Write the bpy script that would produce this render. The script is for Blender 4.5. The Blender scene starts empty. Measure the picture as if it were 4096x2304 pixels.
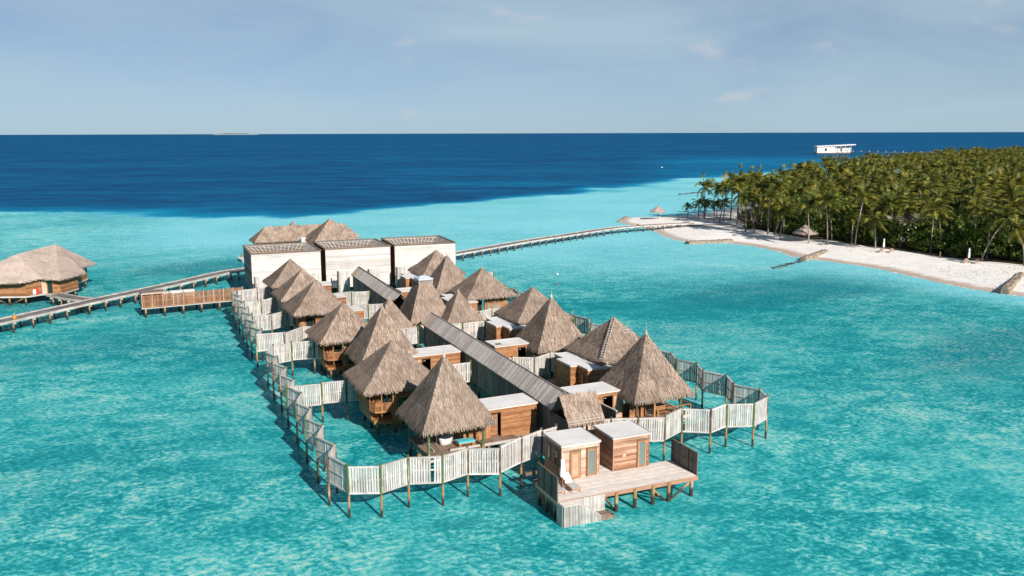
import bpy, math, random
import numpy as np
from mathutils import Matrix, Vector

R = math.radians
random.seed(7)
rng = np.random.default_rng(11)
scene = bpy.context.scene
COL = scene.collection

# ------------------------------------------------------------------ camera
CAM_H = 28.0
PITCH = R(10.042)
ROLL = R(0.156)
cam_d = bpy.data.cameras.new('camera')
cam = bpy.data.objects.new('camera', cam_d)
COL.objects.link(cam)
cam_d.sensor_width = 36.0
cam_d.lens = 876.0 / 1024.0 * 36.0
cam_d.clip_start = 0.5
cam_d.clip_end = 120000.0
_F = Vector((0, math.cos(PITCH), -math.sin(PITCH)))
_U = Vector((0, math.sin(PITCH), math.cos(PITCH)))
_X = Vector((1, 0, 0))
_cx = _X * math.cos(ROLL) - _U * math.sin(ROLL)
_cy = _X * math.sin(ROLL) + _U * math.cos(ROLL)
cam.matrix_world = Matrix((( _cx.x, _cy.x, -_F.x, 0), (_cx.y, _cy.y, -_F.y, 0),
                           (_cx.z, _cy.z, -_F.z, CAM_H), (0, 0, 0, 1)))
scene.camera = cam

# ------------------------------------------------------------------ light
SUN_EL = R(29.0)
SUN_H = Vector((0.52, -0.854)).normalized()          # towards the sun, behind the camera and to its right
SUN_V = Vector((SUN_H.x * math.cos(SUN_EL), SUN_H.y * math.cos(SUN_EL), math.sin(SUN_EL)))
sun_d = bpy.data.lights.new('sun', 'SUN')
sun_d.energy = 5.0
sun_d.angle = R(0.53)
sun_d.color = (1.0, 0.93, 0.84)
sun = bpy.data.objects.new('sun', sun_d)
COL.objects.link(sun)
sun.rotation_euler = SUN_V.to_track_quat('Z', 'Y').to_euler()
sun.location = SUN_V * 300

world = bpy.data.worlds.new('World')
scene.world = world
world.use_nodes = True
wn, wl = world.node_tree.nodes, world.node_tree.links
wn.clear()
w_out = wn.new('ShaderNodeOutputWorld')
w_bg = wn.new('ShaderNodeBackground')
w_bg.inputs['Strength'].default_value = 0.055
sky = wn.new('ShaderNodeTexSky')
sky.sky_type = 'NISHITA'
sky.sun_disc = False
sky.sun_elevation = SUN_EL
sky.sun_rotation = math.atan2(SUN_H.x, SUN_H.y)
sky.altitude = 0
sky.air_density = 0.5
sky.dust_density = 0.3
sky.ozone_density = 4.0
# a thin veil of high cloud over the whole sky, and a scatter of small fair-weather puffs
w_tc = wn.new('ShaderNodeTexCoord')
w_map = wn.new('ShaderNodeMapping'); w_map.inputs['Scale'].default_value = (2.2, 2.2, 9.0)
wl.new(w_tc.outputs['Generated'], w_map.inputs['Vector'])
w_n1 = wn.new('ShaderNodeTexNoise'); w_n1.inputs['Scale'].default_value = 1.5
w_n1.inputs['Detail'].default_value = 6; w_n1.inputs['Distortion'].default_value = 0.6
wl.new(w_map.outputs['Vector'], w_n1.inputs['Vector'])
w_r1 = wn.new('ShaderNodeMapRange'); w_r1.inputs[1].default_value = 0.30; w_r1.inputs[2].default_value = 0.75
w_r1.inputs[3].default_value = 0.40; w_r1.inputs[4].default_value = 0.92
wl.new(w_n1.outputs['Fac'], w_r1.inputs['Value'])
w_mix1 = wn.new('ShaderNodeMix'); w_mix1.data_type = 'RGBA'
w_mix1.inputs['B'].default_value = (5.7, 7.55, 8.8, 1)
w_sep = wn.new('ShaderNodeSeparateXYZ'); wl.new(w_tc.outputs['Generated'], w_sep.inputs[0])
w_el = wn.new('ShaderNodeMapRange'); w_el.interpolation_type = 'SMOOTHSTEP'          # the haze layer thins with height
for _i, _v in zip((1, 2, 3, 4), (0.10, 0.60, 1.0, 0.2)): w_el.inputs[_i].default_value = _v
wl.new(w_sep.outputs['Z'], w_el.inputs['Value'])
w_f = wn.new('ShaderNodeMath'); w_f.operation = 'MULTIPLY'
wl.new(w_r1.outputs['Result'], w_f.inputs[0]); wl.new(w_el.outputs['Result'], w_f.inputs[1])
wl.new(sky.outputs['Color'], w_mix1.inputs['A']); wl.new(w_f.outputs[0], w_mix1.inputs['Factor'])
w_map2 = wn.new('ShaderNodeMapping'); w_map2.inputs['Scale'].default_value = (9.0, 9.0, 17.0)
w_map2.inputs['Location'].default_value = (7.3, 4.1, 2.2)
wl.new(w_tc.outputs['Generated'], w_map2.inputs['Vector'])
w_n2 = wn.new('ShaderNodeTexNoise'); w_n2.inputs['Scale'].default_value = 1.0
w_n2.inputs['Detail'].default_value = 7; w_n2.inputs['Roughness'].default_value = 0.45
wl.new(w_map2.outputs['Vector'], w_n2.inputs['Vector'])
w_r2 = wn.new('ShaderNodeMapRange'); w_r2.inputs[1].default_value = 0.635; w_r2.inputs[2].default_value = 0.73
w_r2.inputs[3].default_value = 0.0; w_r2.inputs[4].default_value = 0.6
wl.new(w_n2.outputs['Fac'], w_r2.inputs['Value'])
w_mix2 = wn.new('ShaderNodeMix'); w_mix2.data_type = 'RGBA'
w_mix2.inputs['B'].default_value = (8.2, 8.2, 8.3, 1)
wl.new(w_mix1.outputs['Result'], w_mix2.inputs['A']); wl.new(w_r2.outputs['Result'], w_mix2.inputs['Factor'])
wl.new(w_mix2.outputs['Result'], w_bg.inputs['Color'])
wl.new(w_bg.outputs['Background'], w_out.inputs['Surface'])

scene.view_settings.view_transform = 'Standard'
scene.view_settings.look = 'None'
scene.view_settings.gamma = 1.0
scene.view_settings.exposure = 0.50
scene.view_settings.use_curve_mapping = False
scene.render.engine = 'CYCLES'
scene.cycles.use_denoising = True
scene.cycles.max_bounces = 6
scene.cycles.transparent_max_bounces = 8
scene.cycles.caustics_reflective = False
scene.cycles.caustics_refractive = False

# ------------------------------------------------------------------ node helpers
def nmat(name):
    m = bpy.data.materials.new(name); m.use_nodes = True
    n, l = m.node_tree.nodes, m.node_tree.links
    return m, n, l, n['Principled BSDF']

def math_node(n, l, op, a, b=None, c=None):
    x = n.new('ShaderNodeMath'); x.operation = op
    for i, v in enumerate((a, b, c)):
        if v is None: continue
        if isinstance(v, (int, float)): x.inputs[i].default_value = v
        else: l.new(v, x.inputs[i])
    return x.outputs[0]

def maprange(n, l, v, a, b, c=0.0, d=1.0):
    x = n.new('ShaderNodeMapRange'); x.interpolation_type = 'SMOOTHSTEP'
    l.new(v, x.inputs['Value'])
    for i, q in zip((1, 2, 3, 4), (a, b, c, d)): x.inputs[i].default_value = q
    return x.outputs['Result']

def mixc(n, l, f, a, b, blend='MIX'):
    x = n.new('ShaderNodeMix'); x.data_type = 'RGBA'; x.blend_type = blend
    for key, v in (('Factor', f), ('A', a), ('B', b)):
        if isinstance(v, (int, float)): x.inputs[key].default_value = v
        elif isinstance(v, tuple): x.inputs[key].default_value = (*v[:3], 1)
        else: l.new(v, x.inputs[key])
    return x.outputs['Result']

def pos(n):
    return n.new('ShaderNodeNewGeometry').outputs['Position']

def noise(n, l, vec, scale, detail=4, rough=0.55, dist=0.0, sc=(1, 1, 1), rot=(0, 0, 0)):
    mp = n.new('ShaderNodeMapping'); mp.inputs['Scale'].default_value = sc; mp.inputs['Rotation'].default_value = rot
    l.new(vec, mp.inputs['Vector'])
    t = n.new('ShaderNodeTexNoise'); t.inputs['Scale'].default_value = scale
    t.inputs['Detail'].default_value = detail; t.inputs['Roughness'].default_value = rough
    t.inputs['Distortion'].default_value = dist
    l.new(mp.outputs['Vector'], t.inputs['Vector'])
    return t.outputs['Fac']

def rnd(n, l):
    """0..1, different for every separate piece (each object, and each loose piece of a joined mesh)"""
    a = n.new('ShaderNodeObjectInfo').outputs['Random']
    b = n.new('ShaderNodeNewGeometry').outputs['Random Per Island']
    return math_node(n, l, 'FRACT', math_node(n, l, 'ADD', a, b))

def mat_pieces(name, dark, mid, light, rough=0.8, stain=0.5, stain_scale=0.9, spec=0.25, grain=None):
    """weathered wood, thatch, leaves: every piece takes its own tone, with blotchy wear laid over it"""
    m, n, l, p = nmat(name)
    r = rnd(n, l)
    ramp = n.new('ShaderNodeValToRGB')
    e = ramp.color_ramp.elements
    e[0].position = 0.0; e[0].color = (*dark, 1)
    e[1].position = 1.0; e[1].color = (*light, 1)
    k = ramp.color_ramp.elements.new(0.5); k.color = (*mid, 1)
    l.new(r, ramp.inputs['Fac'])
    g = pos(n)
    st = noise(n, l, g, stain_scale, 5, 0.6)
    c = mixc(n, l, math_node(n, l, 'MULTIPLY', maprange(n, l, st, 0.42, 0.7), stain), ramp.outputs['Color'], tuple(x * 0.55 for x in dark))
    if grain:
        gn = noise(n, l, g, grain[0], 3, 0.6, sc=grain[1])
        c = mixc(n, l, maprange(n, l, gn, 0.35, 0.7, 0.0, grain[2]), c, tuple(x * 0.6 for x in dark))
    if 'thatch' in name:                             # roofs were laid at different times
        orr = n.new('ShaderNodeObjectInfo').outputs['Random']
        c = mixc(n, l, maprange(n, l, orr, 0.0, 1.0, 0.0, 0.26), c, (0.19, 0.155, 0.135))
    l.new(c, p.inputs['Base Color'])
    p.inputs['Roughness'].default_value = rough
    p.inputs['Specular IOR Level'].default_value = spec
    return m

def mat_plain(name, col, rough=0.6, spec=0.4, vary=0.12, scale=1.5, metallic=0.0):
    m, n, l, p = nmat(name)
    st = noise(n, l, pos(n), scale, 5, 0.6)
    c = mixc(n, l, maprange(n, l, st, 0.3, 0.75), tuple(x * (1 - vary) for x in col), tuple(min(1, x * (1 + vary)) for x in col))
    l.new(c, p.inputs['Base Color'])
    p.inputs['Roughness'].default_value = rough
    p.inputs['Specular IOR Level'].default_value = spec
    p.inputs['Metallic'].default_value = metallic
    return m

M = {}
M['thatch'] = mat_pieces('thatch', (0.175, 0.125, 0.096), (0.325, 0.247, 0.197), (0.47, 0.372, 0.305), 0.95, 0.55, 0.55, 0.1)
M['thatch_pale'] = mat_pieces('thatch_pale', (0.42, 0.335, 0.285), (0.56, 0.46, 0.40), (0.66, 0.555, 0.485), 0.95, 0.35, 0.4, 0.1)
M['fence'] = mat_pieces('fence_wood', (0.40, 0.375, 0.355), (0.56, 0.525, 0.50), (0.69, 0.65, 0.62), 0.85, 0.45, 1.1, 0.2, (7.0, (1, 1, 0.15), 0.4))
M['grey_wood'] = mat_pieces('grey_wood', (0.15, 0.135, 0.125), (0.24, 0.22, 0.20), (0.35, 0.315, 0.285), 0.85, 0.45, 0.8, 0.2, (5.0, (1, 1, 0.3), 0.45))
M['roof_boards'] = mat_pieces('roof_boards', (0.46, 0.41, 0.375), (0.64, 0.575, 0.53), (0.77, 0.70, 0.645), 0.85, 0.3, 0.4, 0.2, (6.0, (1, 0.4, 0.4), 0.3))
M['new_boards'] = mat_pieces('new_boards', (0.46, 0.31, 0.23), (0.55, 0.39, 0.30), (0.64, 0.49, 0.39), 0.8, 0.3, 0.5, 0.2)
M['deck'] = mat_pieces('deck_boards', (0.62, 0.56, 0.52), (0.71, 0.65, 0.605), (0.78, 0.72, 0.675), 0.8, 0.25, 1.1, 0.2, (4.0, (0.5, 1, 1), 0.3))
M['brown_deck'] = mat_pieces('brown_deck', (0.16, 0.11, 0.08), (0.24, 0.17, 0.13), (0.32, 0.24, 0.19), 0.7, 0.4, 0.8, 0.25)
M['cedar'] = mat_pieces('cedar_cladding', (0.24, 0.10, 0.042), (0.36, 0.16, 0.07), (0.48, 0.24, 0.115), 0.6, 0.4, 1.6, 0.3, (5.0, (0.35, 0.35, 3), 0.45))
M['bleached'] = mat_pieces('bleached_cladding', (0.36, 0.19, 0.12), (0.64, 0.455, 0.36), (0.79, 0.66, 0.57), 0.75, 0.4, 0.8, 0.2, (3.0, (0.3, 0.3, 4.5), 0.42))
M['bleached_brown'] = mat_pieces('half_bleached_cladding', (0.26, 0.11, 0.06), (0.48, 0.27, 0.175), (0.66, 0.45, 0.34), 0.75, 0.5, 0.7, 0.2, (3.0, (0.3, 0.3, 4.5), 0.55))
M['shade_side'] = mat_pieces('shade_darkened_cladding', (0.24, 0.125, 0.08), (0.32, 0.175, 0.115), (0.40, 0.235, 0.16), 0.8, 0.5, 1.1, 0.2)  # less weathered side boards, darkened further to put their shade into the colour
M['frame'] = mat_pieces('door_frame_wood', (0.30, 0.135, 0.048), (0.37, 0.175, 0.065), (0.44, 0.22, 0.09), 0.5, 0.25, 2.0, 0.35)
M['dark_frame'] = mat_pieces('dark_frame_wood', (0.13, 0.09, 0.065), (0.18, 0.125, 0.09), (0.22, 0.16, 0.12), 0.6, 0.3, 2.0, 0.3)
M['cedar_old'] = mat_pieces('old_cedar', (0.16, 0.075, 0.04), (0.22, 0.105, 0.055), (0.28, 0.14, 0.08), .8, .4, .5, .2)  # darker cedar brown for the left flanks of two white boxes
M['white_board'] = mat_pieces('white_boards', (0.50, 0.475, 0.45), (0.62, 0.595, 0.57), (0.70, 0.675, 0.65), 0.7, 0.3, 0.35, 0.2, (1.0, (0.2, 0.2, 7), 0.35))
M['screen'] = mat_pieces('dark_screen', (0.11, 0.095, 0.08), (0.16, 0.14, 0.12), (0.21, 0.185, 0.16), 0.8, 0.3, 1.0, 0.2)
M['bamboo'] = mat_pieces('bamboo_fence', (0.20, 0.09, 0.045), (0.29, 0.14, 0.075), (0.42, 0.235, 0.14), 0.6, 0.45, 0.7, 0.3)
M['boardwalk'] = mat_pieces('boardwalk_deck', (0.13, 0.12, 0.12), (0.18, 0.165, 0.165), (0.23, 0.21, 0.21), 0.8, 0.35, 0.35, 0.2)
M['edge'] = mat_pieces('edge_beam', (0.38, 0.34, 0.31), (0.46, 0.42, 0.39), (0.55, 0.50, 0.46), 0.8, 0.3, 0.8, 0.2)
M['roof_white'] = mat_plain('roof_membrane', (0.70, 0.69, 0.69), 0.7, 0.3, 0.09, 0.5)
M['white'] = mat_plain('white_paint', (0.70, 0.69, 0.67), 0.4, 0.5, 0.06)
M['canvas'] = mat_plain('canvas', (0.80, 0.79, 0.77), 0.9, 0.1, 0.08, 3)
M['sling'] = mat_plain('grey_sling', (0.46, 0.46, 0.47), 0.8, 0.2, 0.08, 3)
M['teal'] = mat_plain('teal_cushion', (0.10, 0.45, 0.52), 0.8, 0.2, 0.1, 3)
M['dark'] = mat_plain('dark_interior', (0.035, 0.025, 0.02), 0.8, 0.2, 0.3)
M['cap'] = mat_plain('roof_cap_sheet', (0.55, 0.62, 0.72), 0.35, 0.5, 0.08)
M['wet_rock'] = mat_plain('wet_rock', (.045, .045, .04), .5, .4, .4)
M['red'] = mat_plain('red_paint', (0.55, 0.05, 0.03), 0.5, 0.4)
M['metal'] = mat_plain('metal', (0.6, 0.6, 0.6), 0.35, 0.5, 0.05, 2, 0.8)
M['clay'] = mat_plain('clay', (0.42, 0.20, 0.05), 0.6, 0.4)
M['stone'] = mat_pieces('reef_stone', (0.16, 0.12, 0.085), (0.27, 0.21, 0.155), (0.40, 0.33, 0.255), 0.95, 0.6, 0.9, 0.1)
M['seawall'] = mat_plain('weathered_concrete', (0.27, 0.225, 0.175), 0.9, 0.2, 0.4, 0.8)

def mat_glass(name, col, rough=0.08):
    m, n, l, p = nmat(name)
    p.inputs['Base Color'].default_value = (*col, 1)
    p.inputs['Roughness'].default_value = rough
    p.inputs['Specular IOR Level'].default_value = 0.8
    return m
M['glass'] = mat_glass('tinted_glass', (0.02, 0.03, 0.03))
M['frosted'] = mat_glass('frosted_glass', (0.13, 0.19, 0.19), 0.25)

def mat_post():
    """painted green above, bare brown below, black growth at the water line: bands by height on the pile"""
    m, n, l, p = nmat('pile_wood')
    g = pos(n)
    sep = n.new('ShaderNodeSeparateXYZ'); l.new(g, sep.inputs[0])
    r = rnd(n, l)
    wob = noise(n, l, g, 2.2, 3)
    zz = math_node(n, l, 'ADD', sep.outputs['Z'], math_node(n, l, 'MULTIPLY', math_node(n, l, 'SUBTRACT', wob, 0.5), 0.9))
    green = mixc(n, l, maprange(n, l, r, 0.45, 0.55), (0.075, 0.115, 0.035), (0.10, 0.065, 0.042))
    c = mixc(n, l, maprange(n, l, zz, 1.55, 1.8), (0.30, 0.165, 0.06), green)
    streak = noise(n, l, g, 5.0, 3, sc=(1, 1, 0.2))
    c = mixc(n, l, maprange(n, l, streak, 0.52, 0.72, 0, 0.7), c, (0.50, 0.45, 0.36))
    c = mixc(n, l, maprange(n, l, zz, 0.5, 0.95), (0.035, 0.026, 0.016), c)
    l.new(c, p.inputs['Base Color'])
    p.inputs['Roughness'].default_value = 0.75
    return m
M['post'] = mat_post()

# ------------------------------------------------------------------ mesh helpers
def link(o, parent=None):
    COL.objects.link(o)
    if parent is not None: o.parent = parent
    return o

def mesh_from(name, v, f, mat, smooth=False):
    me = bpy.data.meshes.new(name)
    me.from_pydata([tuple(x) for x in v], [], [tuple(x) for x in f])
    me.materials.append(mat)
    if smooth: me.polygons.foreach_set('use_smooth', [True] * len(me.polygons))
    me.update()
    return me

def mesh_np(name, v, quads, tris, mat):
    """fast mesh from numpy: v (n,3), quads (m,4), tris (k,3)"""
    me = bpy.data.meshes.new(name)
    v = np.asarray(v, dtype=np.float32)
    q = np.asarray(quads, dtype=np.int32).reshape(-1, 4); t = np.asarray(tris, dtype=np.int32).reshape(-1, 3)
    me.vertices.add(len(v)); me.vertices.foreach_set('co', v.ravel())
    loops = np.concatenate([q.ravel(), t.ravel()])
    me.loops.add(len(loops)); me.loops.foreach_set('vertex_index', loops)
    tot = np.concatenate([np.full(len(q), 4), np.full(len(t), 3)]).astype(np.int32)
    st = np.concatenate([[0], np.cumsum(tot)[:-1]]).astype(np.int32)
    me.polygons.add(len(tot)); me.polygons.foreach_set('loop_start', st); me.polygons.foreach_set('loop_total', tot)
    me.materials.append(mat)
    me.update(calc_edges=True)
    return me

class MB:
    def __init__(s): s.v = []; s.f = []
    def poly(s, pts):
        i = len(s.v); s.v += [tuple(p) for p in pts]; s.f.append(tuple(range(i, i + len(pts))))
    def box(s, x0, x1, y0, y1, z0, z1):
        i = len(s.v)
        s.v += [(x0,y0,z0),(x1,y0,z0),(x1,y1,z0),(x0,y1,z0),(x0,y0,z1),(x1,y0,z1),(x1,y1,z1),(x0,y1,z1)]
        s.f += [(i,i+3,i+2,i+1),(i+4,i+5,i+6,i+7),(i,i+1,i+5,i+4),(i+1,i+2,i+6,i+5),(i+2,i+3,i+7,i+6),(i+3,i,i+4,i+7)]
    def beam(s, a, b, w, h):
        a = Vector(a); b = Vector(b); d = (b - a).normalized()
        up = Vector((0, 0, 1)) if abs(d.z) < 0.95 else Vector((0, 1, 0))
        x = d.cross(up).normalized(); y = x.cross(d).normalized()
        i = len(s.v)
        for p in (a, b):
            for sx, sy in ((-1,-1),(1,-1),(1,1),(-1,1)):
                s.v.append(tuple(p + x * (sx * w / 2) + y * (sy * h / 2)))
        s.f += [(i,i+1,i+2,i+3),(i+7,i+6,i+5,i+4)] + [(i+k, i+4+k, i+4+(k+1)%4, i+(k+1)%4) for k in range(4)]
    def tube(s, pts, rad, n=8):
        base = len(s.v)
        pts = [Vector(p) for p in pts]
        for k, p in enumerate(pts):
            d = (pts[min(k+1, len(pts)-1)] - pts[max(k-1, 0)]).normalized()
            ref = Vector((1, 0, 0)) if abs(d.x) < 0.9 else Vector((0, 1, 0))
            x = d.cross(ref).normalized(); y = d.cross(x).normalized()
            for j in range(n):
                a = 2 * math.pi * j / n
                s.v.append(tuple(p + (x * math.cos(a) + y * math.sin(a)) * rad[k]))
        for k in range(len(pts) - 1):
            for j in range(n):
                s.f.append((base+k*n+j, base+k*n+(j+1)%n, base+(k+1)*n+(j+1)%n, base+(k+1)*n+j))
        s.f.append(tuple(base + j for j in range(n))[::-1])
        s.f.append(tuple(base + (len(pts)-1)*n + j for j in range(n)))
    def lathe(s, prof, cx=0, cy=0, n=16):
        base = len(s.v)
        for r, z in prof:
            for j in range(n):
                a = 2*math.pi*j/n; s.v.append((cx + r*math.cos(a), cy + r*math.sin(a), z))
        for k in range(len(prof)-1):
            for j in range(n):
                s.f.append((base+k*n+j, base+k*n+(j+1)%n, base+(k+1)*n+(j+1)%n, base+(k+1)*n+j))
    def obj(s, name, mat, parent=None, loc=(0,0,0), smooth=False, stuff=False):
        o = bpy.data.objects.new(name, mesh_from(name, s.v, s.f, M[mat] if isinstance(mat, str) else mat, smooth))
        o.location = loc; link(o, parent)
        if stuff: o['kind'] = 'stuff'
        return o

def tag(o, label, cat, group=None, kind=None):
    o['label'] = label
    if cat: o['category'] = cat
    if group: o['group'] = group
    if kind: o['kind'] = kind
    return o

def thing(name, label, cat, loc=(0, 0, 0), rz=0.0, group=None):
    o = bpy.data.objects.new(name, None); COL.objects.link(o)
    o.empty_display_size = 0.5
    o.location = loc; o.rotation_euler = (0, 0, rz)
    return tag(o, label, cat, group)

_unit = {}
def unit_mesh(kind, mat):
    k = (kind, mat)
    if k not in _unit:
        b = MB()
        if kind == 'box': b.box(-.5, .5, -.5, .5, -.5, .5)
        else: b.tube([(0, 0, -.5), (0, 0, .5)], [1, 1], 9)
        _unit[k] = mesh_from(kind + '_' + mat, b.v, b.f, M[mat], kind != 'box' and False)
    return _unit[k]

def piece(name, mat, parent, c, size, rot=(0, 0, 0), kind='box'):
    o = bpy.data.objects.new(name, unit_mesh(kind, mat))
    o.location = c; o.scale = size; o.rotation_euler = rot
    return link(o, parent)

def pile(parent, x, y, z0, z1, r=0.11, name='pile'):
    return piece(name, 'post', parent, (x, y, (z0 + z1) / 2), (r, r, z1 - z0), (0, 0, random.random() * 3), 'cyl')

def loc2(o, r, x, y):
    """local (x, y) of a frame at o turned by r, as world XY"""
    return (o[0] + x * math.cos(r) - y * math.sin(r), o[1] + x * math.sin(r) + y * math.cos(r))

# ------------------------------------------------------------------ thatch
def thatch_mesh(name, faces, eaves, mat, dens=46, seed=1, length=(0.45, 0.85), width=(0.045, 0.10), lift=0.05, skip=None):
    """solid roof faces, under-faces and a coat of straw laid down the slope in courses, with a ragged eave fringe"""
    g = np.random.default_rng(seed)
    V, Q, T = [], [], []
    nv = 0
    for f in faces:                                   # the solid body
        P = np.array(f, float); k = len(P)
        V.append(P); 
        for j in range(1, k - 1): T.append((nv, nv + j, nv + j + 1))
        nv += k
    for a, b in eaves:                                # thickness of the thatch at the eave
        a = np.array(a, float); b = np.array(b, float); d = np.array((0, 0, -0.22))
        V.append(np.array([a, b, b + d, a + d])); Q.append((nv, nv+1, nv+2, nv+3)); nv += 4
    for f in faces:
        P = np.array(f, float)
        n = np.zeros(3)
        for j in range(1, len(P) - 1): n += np.cross(P[j] - P[0], P[j+1] - P[0])
        A2 = np.linalg.norm(n); n /= A2
        if n[2] < 0: n = -n
        dn = np.array((0, 0, -1.0)); dn -= n * dn.dot(n); dn /= np.linalg.norm(dn)
        sd = np.cross(n, dn)
        cnt = int(A2 / 2 * dens)
        tri = [(P[0], P[j], P[j+1]) for j in range(1, len(P)-1)]
        ar = np.array([np.linalg.norm(np.cross(t[1]-t[0], t[2]-t[0])) for t in tri]); ar /= ar.sum()
        idx = g.choice(len(tri), cnt, p=ar)
        u, w = g.random(cnt), g.random(cnt); fl = u + w > 1; u[fl] = 1 - u[fl]; w[fl] = 1 - w[fl]
        tv = np.array(tri)
        p = tv[idx, 0] + (tv[idx, 1]-tv[idx, 0]) * u[:, None] + (tv[idx, 2]-tv[idx, 0]) * w[:, None]
        s_ = (p - P[0]) @ dn                          # pull the straw into courses about 0.34 m apart
        course = 0.34
        tgt = np.round(s_ / course) * course + g.normal(0, 0.06, cnt)
        sh = np.where(g.random(cnt) < 0.6, tgt - s_, 0)
        p = p + dn * sh[:, None] * 0.8
        if skip is not None:
            keep = ~skip(p); p = p[keep]; cnt = len(p)
        L = g.uniform(*length, cnt); W = g.uniform(*width, cnt); ja = g.normal(0, 0.12, cnt)
        d = dn * np.cos(ja)[:, None] + sd * np.sin(ja)[:, None]
        s = np.cross(n, d)
        l0 = g.uniform(0.005, 0.02, cnt); l1 = g.uniform(0.3, 1.5, cnt) * lift
        a = p - d * (L * .5)[:, None]
        ok = np.ones(cnt, bool)
        for j in range(len(P)):
            ea, eb = P[j], P[(j+1) % len(P)]; inn = np.cross(n, eb - ea); inn /= np.linalg.norm(inn)
            if inn.dot(P.mean(0) - ea) < 0: inn = -inn
            ok &= ((a - ea) @ inn) > -0.03
        a = np.where(ok[:, None], a, p - d * 0.06) + n * l0[:, None]; b = p + d * (L * .5)[:, None] + n * l1[:, None]
        q = np.stack([a - s * (W*.5)[:, None], a + s * (W*.5)[:, None], b + s * (W*.3)[:, None], b - s * (W*.3)[:, None]], 1)
        V.append(q.reshape(-1, 3)); i = nv + np.arange(cnt) * 4
        Q += list(zip(i, i+1, i+2, i+3)); nv += cnt * 4
    for a, b in eaves:                                # fringe
        a = np.array(a, float); b = np.array(b, float); Ln = np.linalg.norm(b - a); cnt = int(Ln * 26)
        t = g.random(cnt); p = a + (b - a) * t[:, None]; e = (b - a) / Ln
        out = np.cross(e, (0, 0, 1)); 
        c0 = np.mean([np.mean(np.array(f), 0) for f in faces], 0)
        if out.dot(p[0] - c0) < 0: out = -out
        L = g.uniform(0.15, 0.42, cnt); W = g.uniform(0.03, 0.08, cnt)
        bot = p + out * g.uniform(-0.05, 0.16, cnt)[:, None] - np.array((0, 0, 1)) * L[:, None] + e * g.normal(0, .06, cnt)[:, None]
        q = np.stack([p - e * (W*.5)[:, None], p + e * (W*.5)[:, None], bot + e * (W*.25)[:, None], bot - e * (W*.25)[:, None]], 1)
        V.append(q.reshape(-1, 3)); i = nv + np.arange(cnt) * 4
        Q += list(zip(i, i+1, i+2, i+3)); nv += cnt * 4
    return mesh_np(name, np.concatenate(V), np.array(Q), np.array(T), M[mat])

def pyramid_faces(s, ze, za, top=0.0):
    h = s / 2; t = top / 2
    c = [(-h, -h, ze), (h, -h, ze), (h, h, ze), (-h, h, ze)]
    out = []
    for k in range(4):
        a, b = c[k], c[(k+1) % 4]
        if top == 0: out.append([a, b, (0, 0, za)])
        else:
            d = [(-t, -t, za), (t, -t, za), (t, t, za), (-t, t, za)]
            out.append([a, b, d[(k+1) % 4], d[k]])
    return out, [(c[k], c[(k+1) % 4]) for k in range(4)]

def curved_pyramid(s, ze, za, flare=0.12):
    """pyramid roof that flares a little at the eave: two rings of faces per side"""
    h = s / 2; k1 = 0.30; zr = ze + (za - ze) * k1 * (1 - flare * 1.1); r = h * (1 - k1)
    lo = [(-h,-h,ze),(h,-h,ze),(h,h,ze),(-h,h,ze)]; mi = [(x/h*r, y/h*r, zr) for x, y, _ in lo]
    f = []
    for k in range(4):
        f.append([lo[k], lo[(k+1)%4], mi[(k+1)%4], mi[k]]); f.append([mi[k], mi[(k+1)%4], (0, 0, za)])
    return f, [(lo[k], lo[(k+1)%4]) for k in range(4)]

# ------------------------------------------------------------------ geography of the lagoon
REEF = np.array([(-3000,420),(-900,340),(-400,312),(-176,302),(-106,296),(-70,308),(-42,322),(0,368),(45,430),(92,497),(162,588),(330,800),(600,1150),(1600,2300),(5000,6000)], float)
ISLE = np.array([(33.8,278),(34.6,273.5),(37.5,266),(39.6,258),(40.9,250),(41.7,238.4),(43.1,230),(46.7,224),(51,223),(55.1,223.4),(59.3,219.1),(62.8,209.2),(64.4,198),(69,191.2),(72.8,185.5),(76,180),(78.4,170.8),(80.6,161.7),(82.6,156.1),(85.5,151.5),(90,146),(100,136),(125,118),(180,105),(280,120),(420,240),(560,480),(700,820),(640,960),(511,890),(400,770),(309,665),(230,570),(167,490),(125,408),(95,350),(84.8,331),(72.8,314),(60.9,300.7),(49,294.5),(39,294.2),(35.3,288.4)], float)
VEG = np.array([(70,259),(69,248),(72,236),(75.5,226.5),(79.6,222.9),(83.8,212.9),(87.1,205.6),(92.4,194.5),(97.2,186.4),(102,182.5),(106,177),(125,156),(180,135),(280,140),(410,250),(545,490),(690,825),(640,945),(511,875),(400,755),(309,650),(230,555),(167,475),(127,398),(99,342),(88,318),(78,300),(72,280)], float)

def seg_dist(P, poly, closed):
    """distance of points (n,2) to a polyline"""
    A = poly; B = np.roll(poly, -1, 0)
    if not closed: A, B = A[:-1], B[:-1]
    best = np.full(len(P), 1e9)
    for a, b in zip(A, B):
        d = b - a; t = np.clip(((P - a) @ d) / (d @ d), 0, 1)
        best = np.minimum(best, np.linalg.norm(P - (a + t[:, None] * d), axis=1))
    return best

def inside(P, poly):
    x, y = P[:, 0], P[:, 1]; r = np.zeros(len(P), bool)
    j = len(poly) - 1
    for i in range(len(poly)):
        xi, yi = poly[i]; xj, yj = poly[j]
        with np.errstate(divide='ignore', invalid='ignore'):
            c = ((yi > y) != (yj > y)) & (x < (xj - xi) * (y - yi) / (yj - yi + 1e-12) + xi)
        r ^= c; j = i
    return r

def sstep(x, a, b):
    t = np.clip((x - a) / (b - a), 0, 1); return t * t * (3 - 2 * t)

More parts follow.
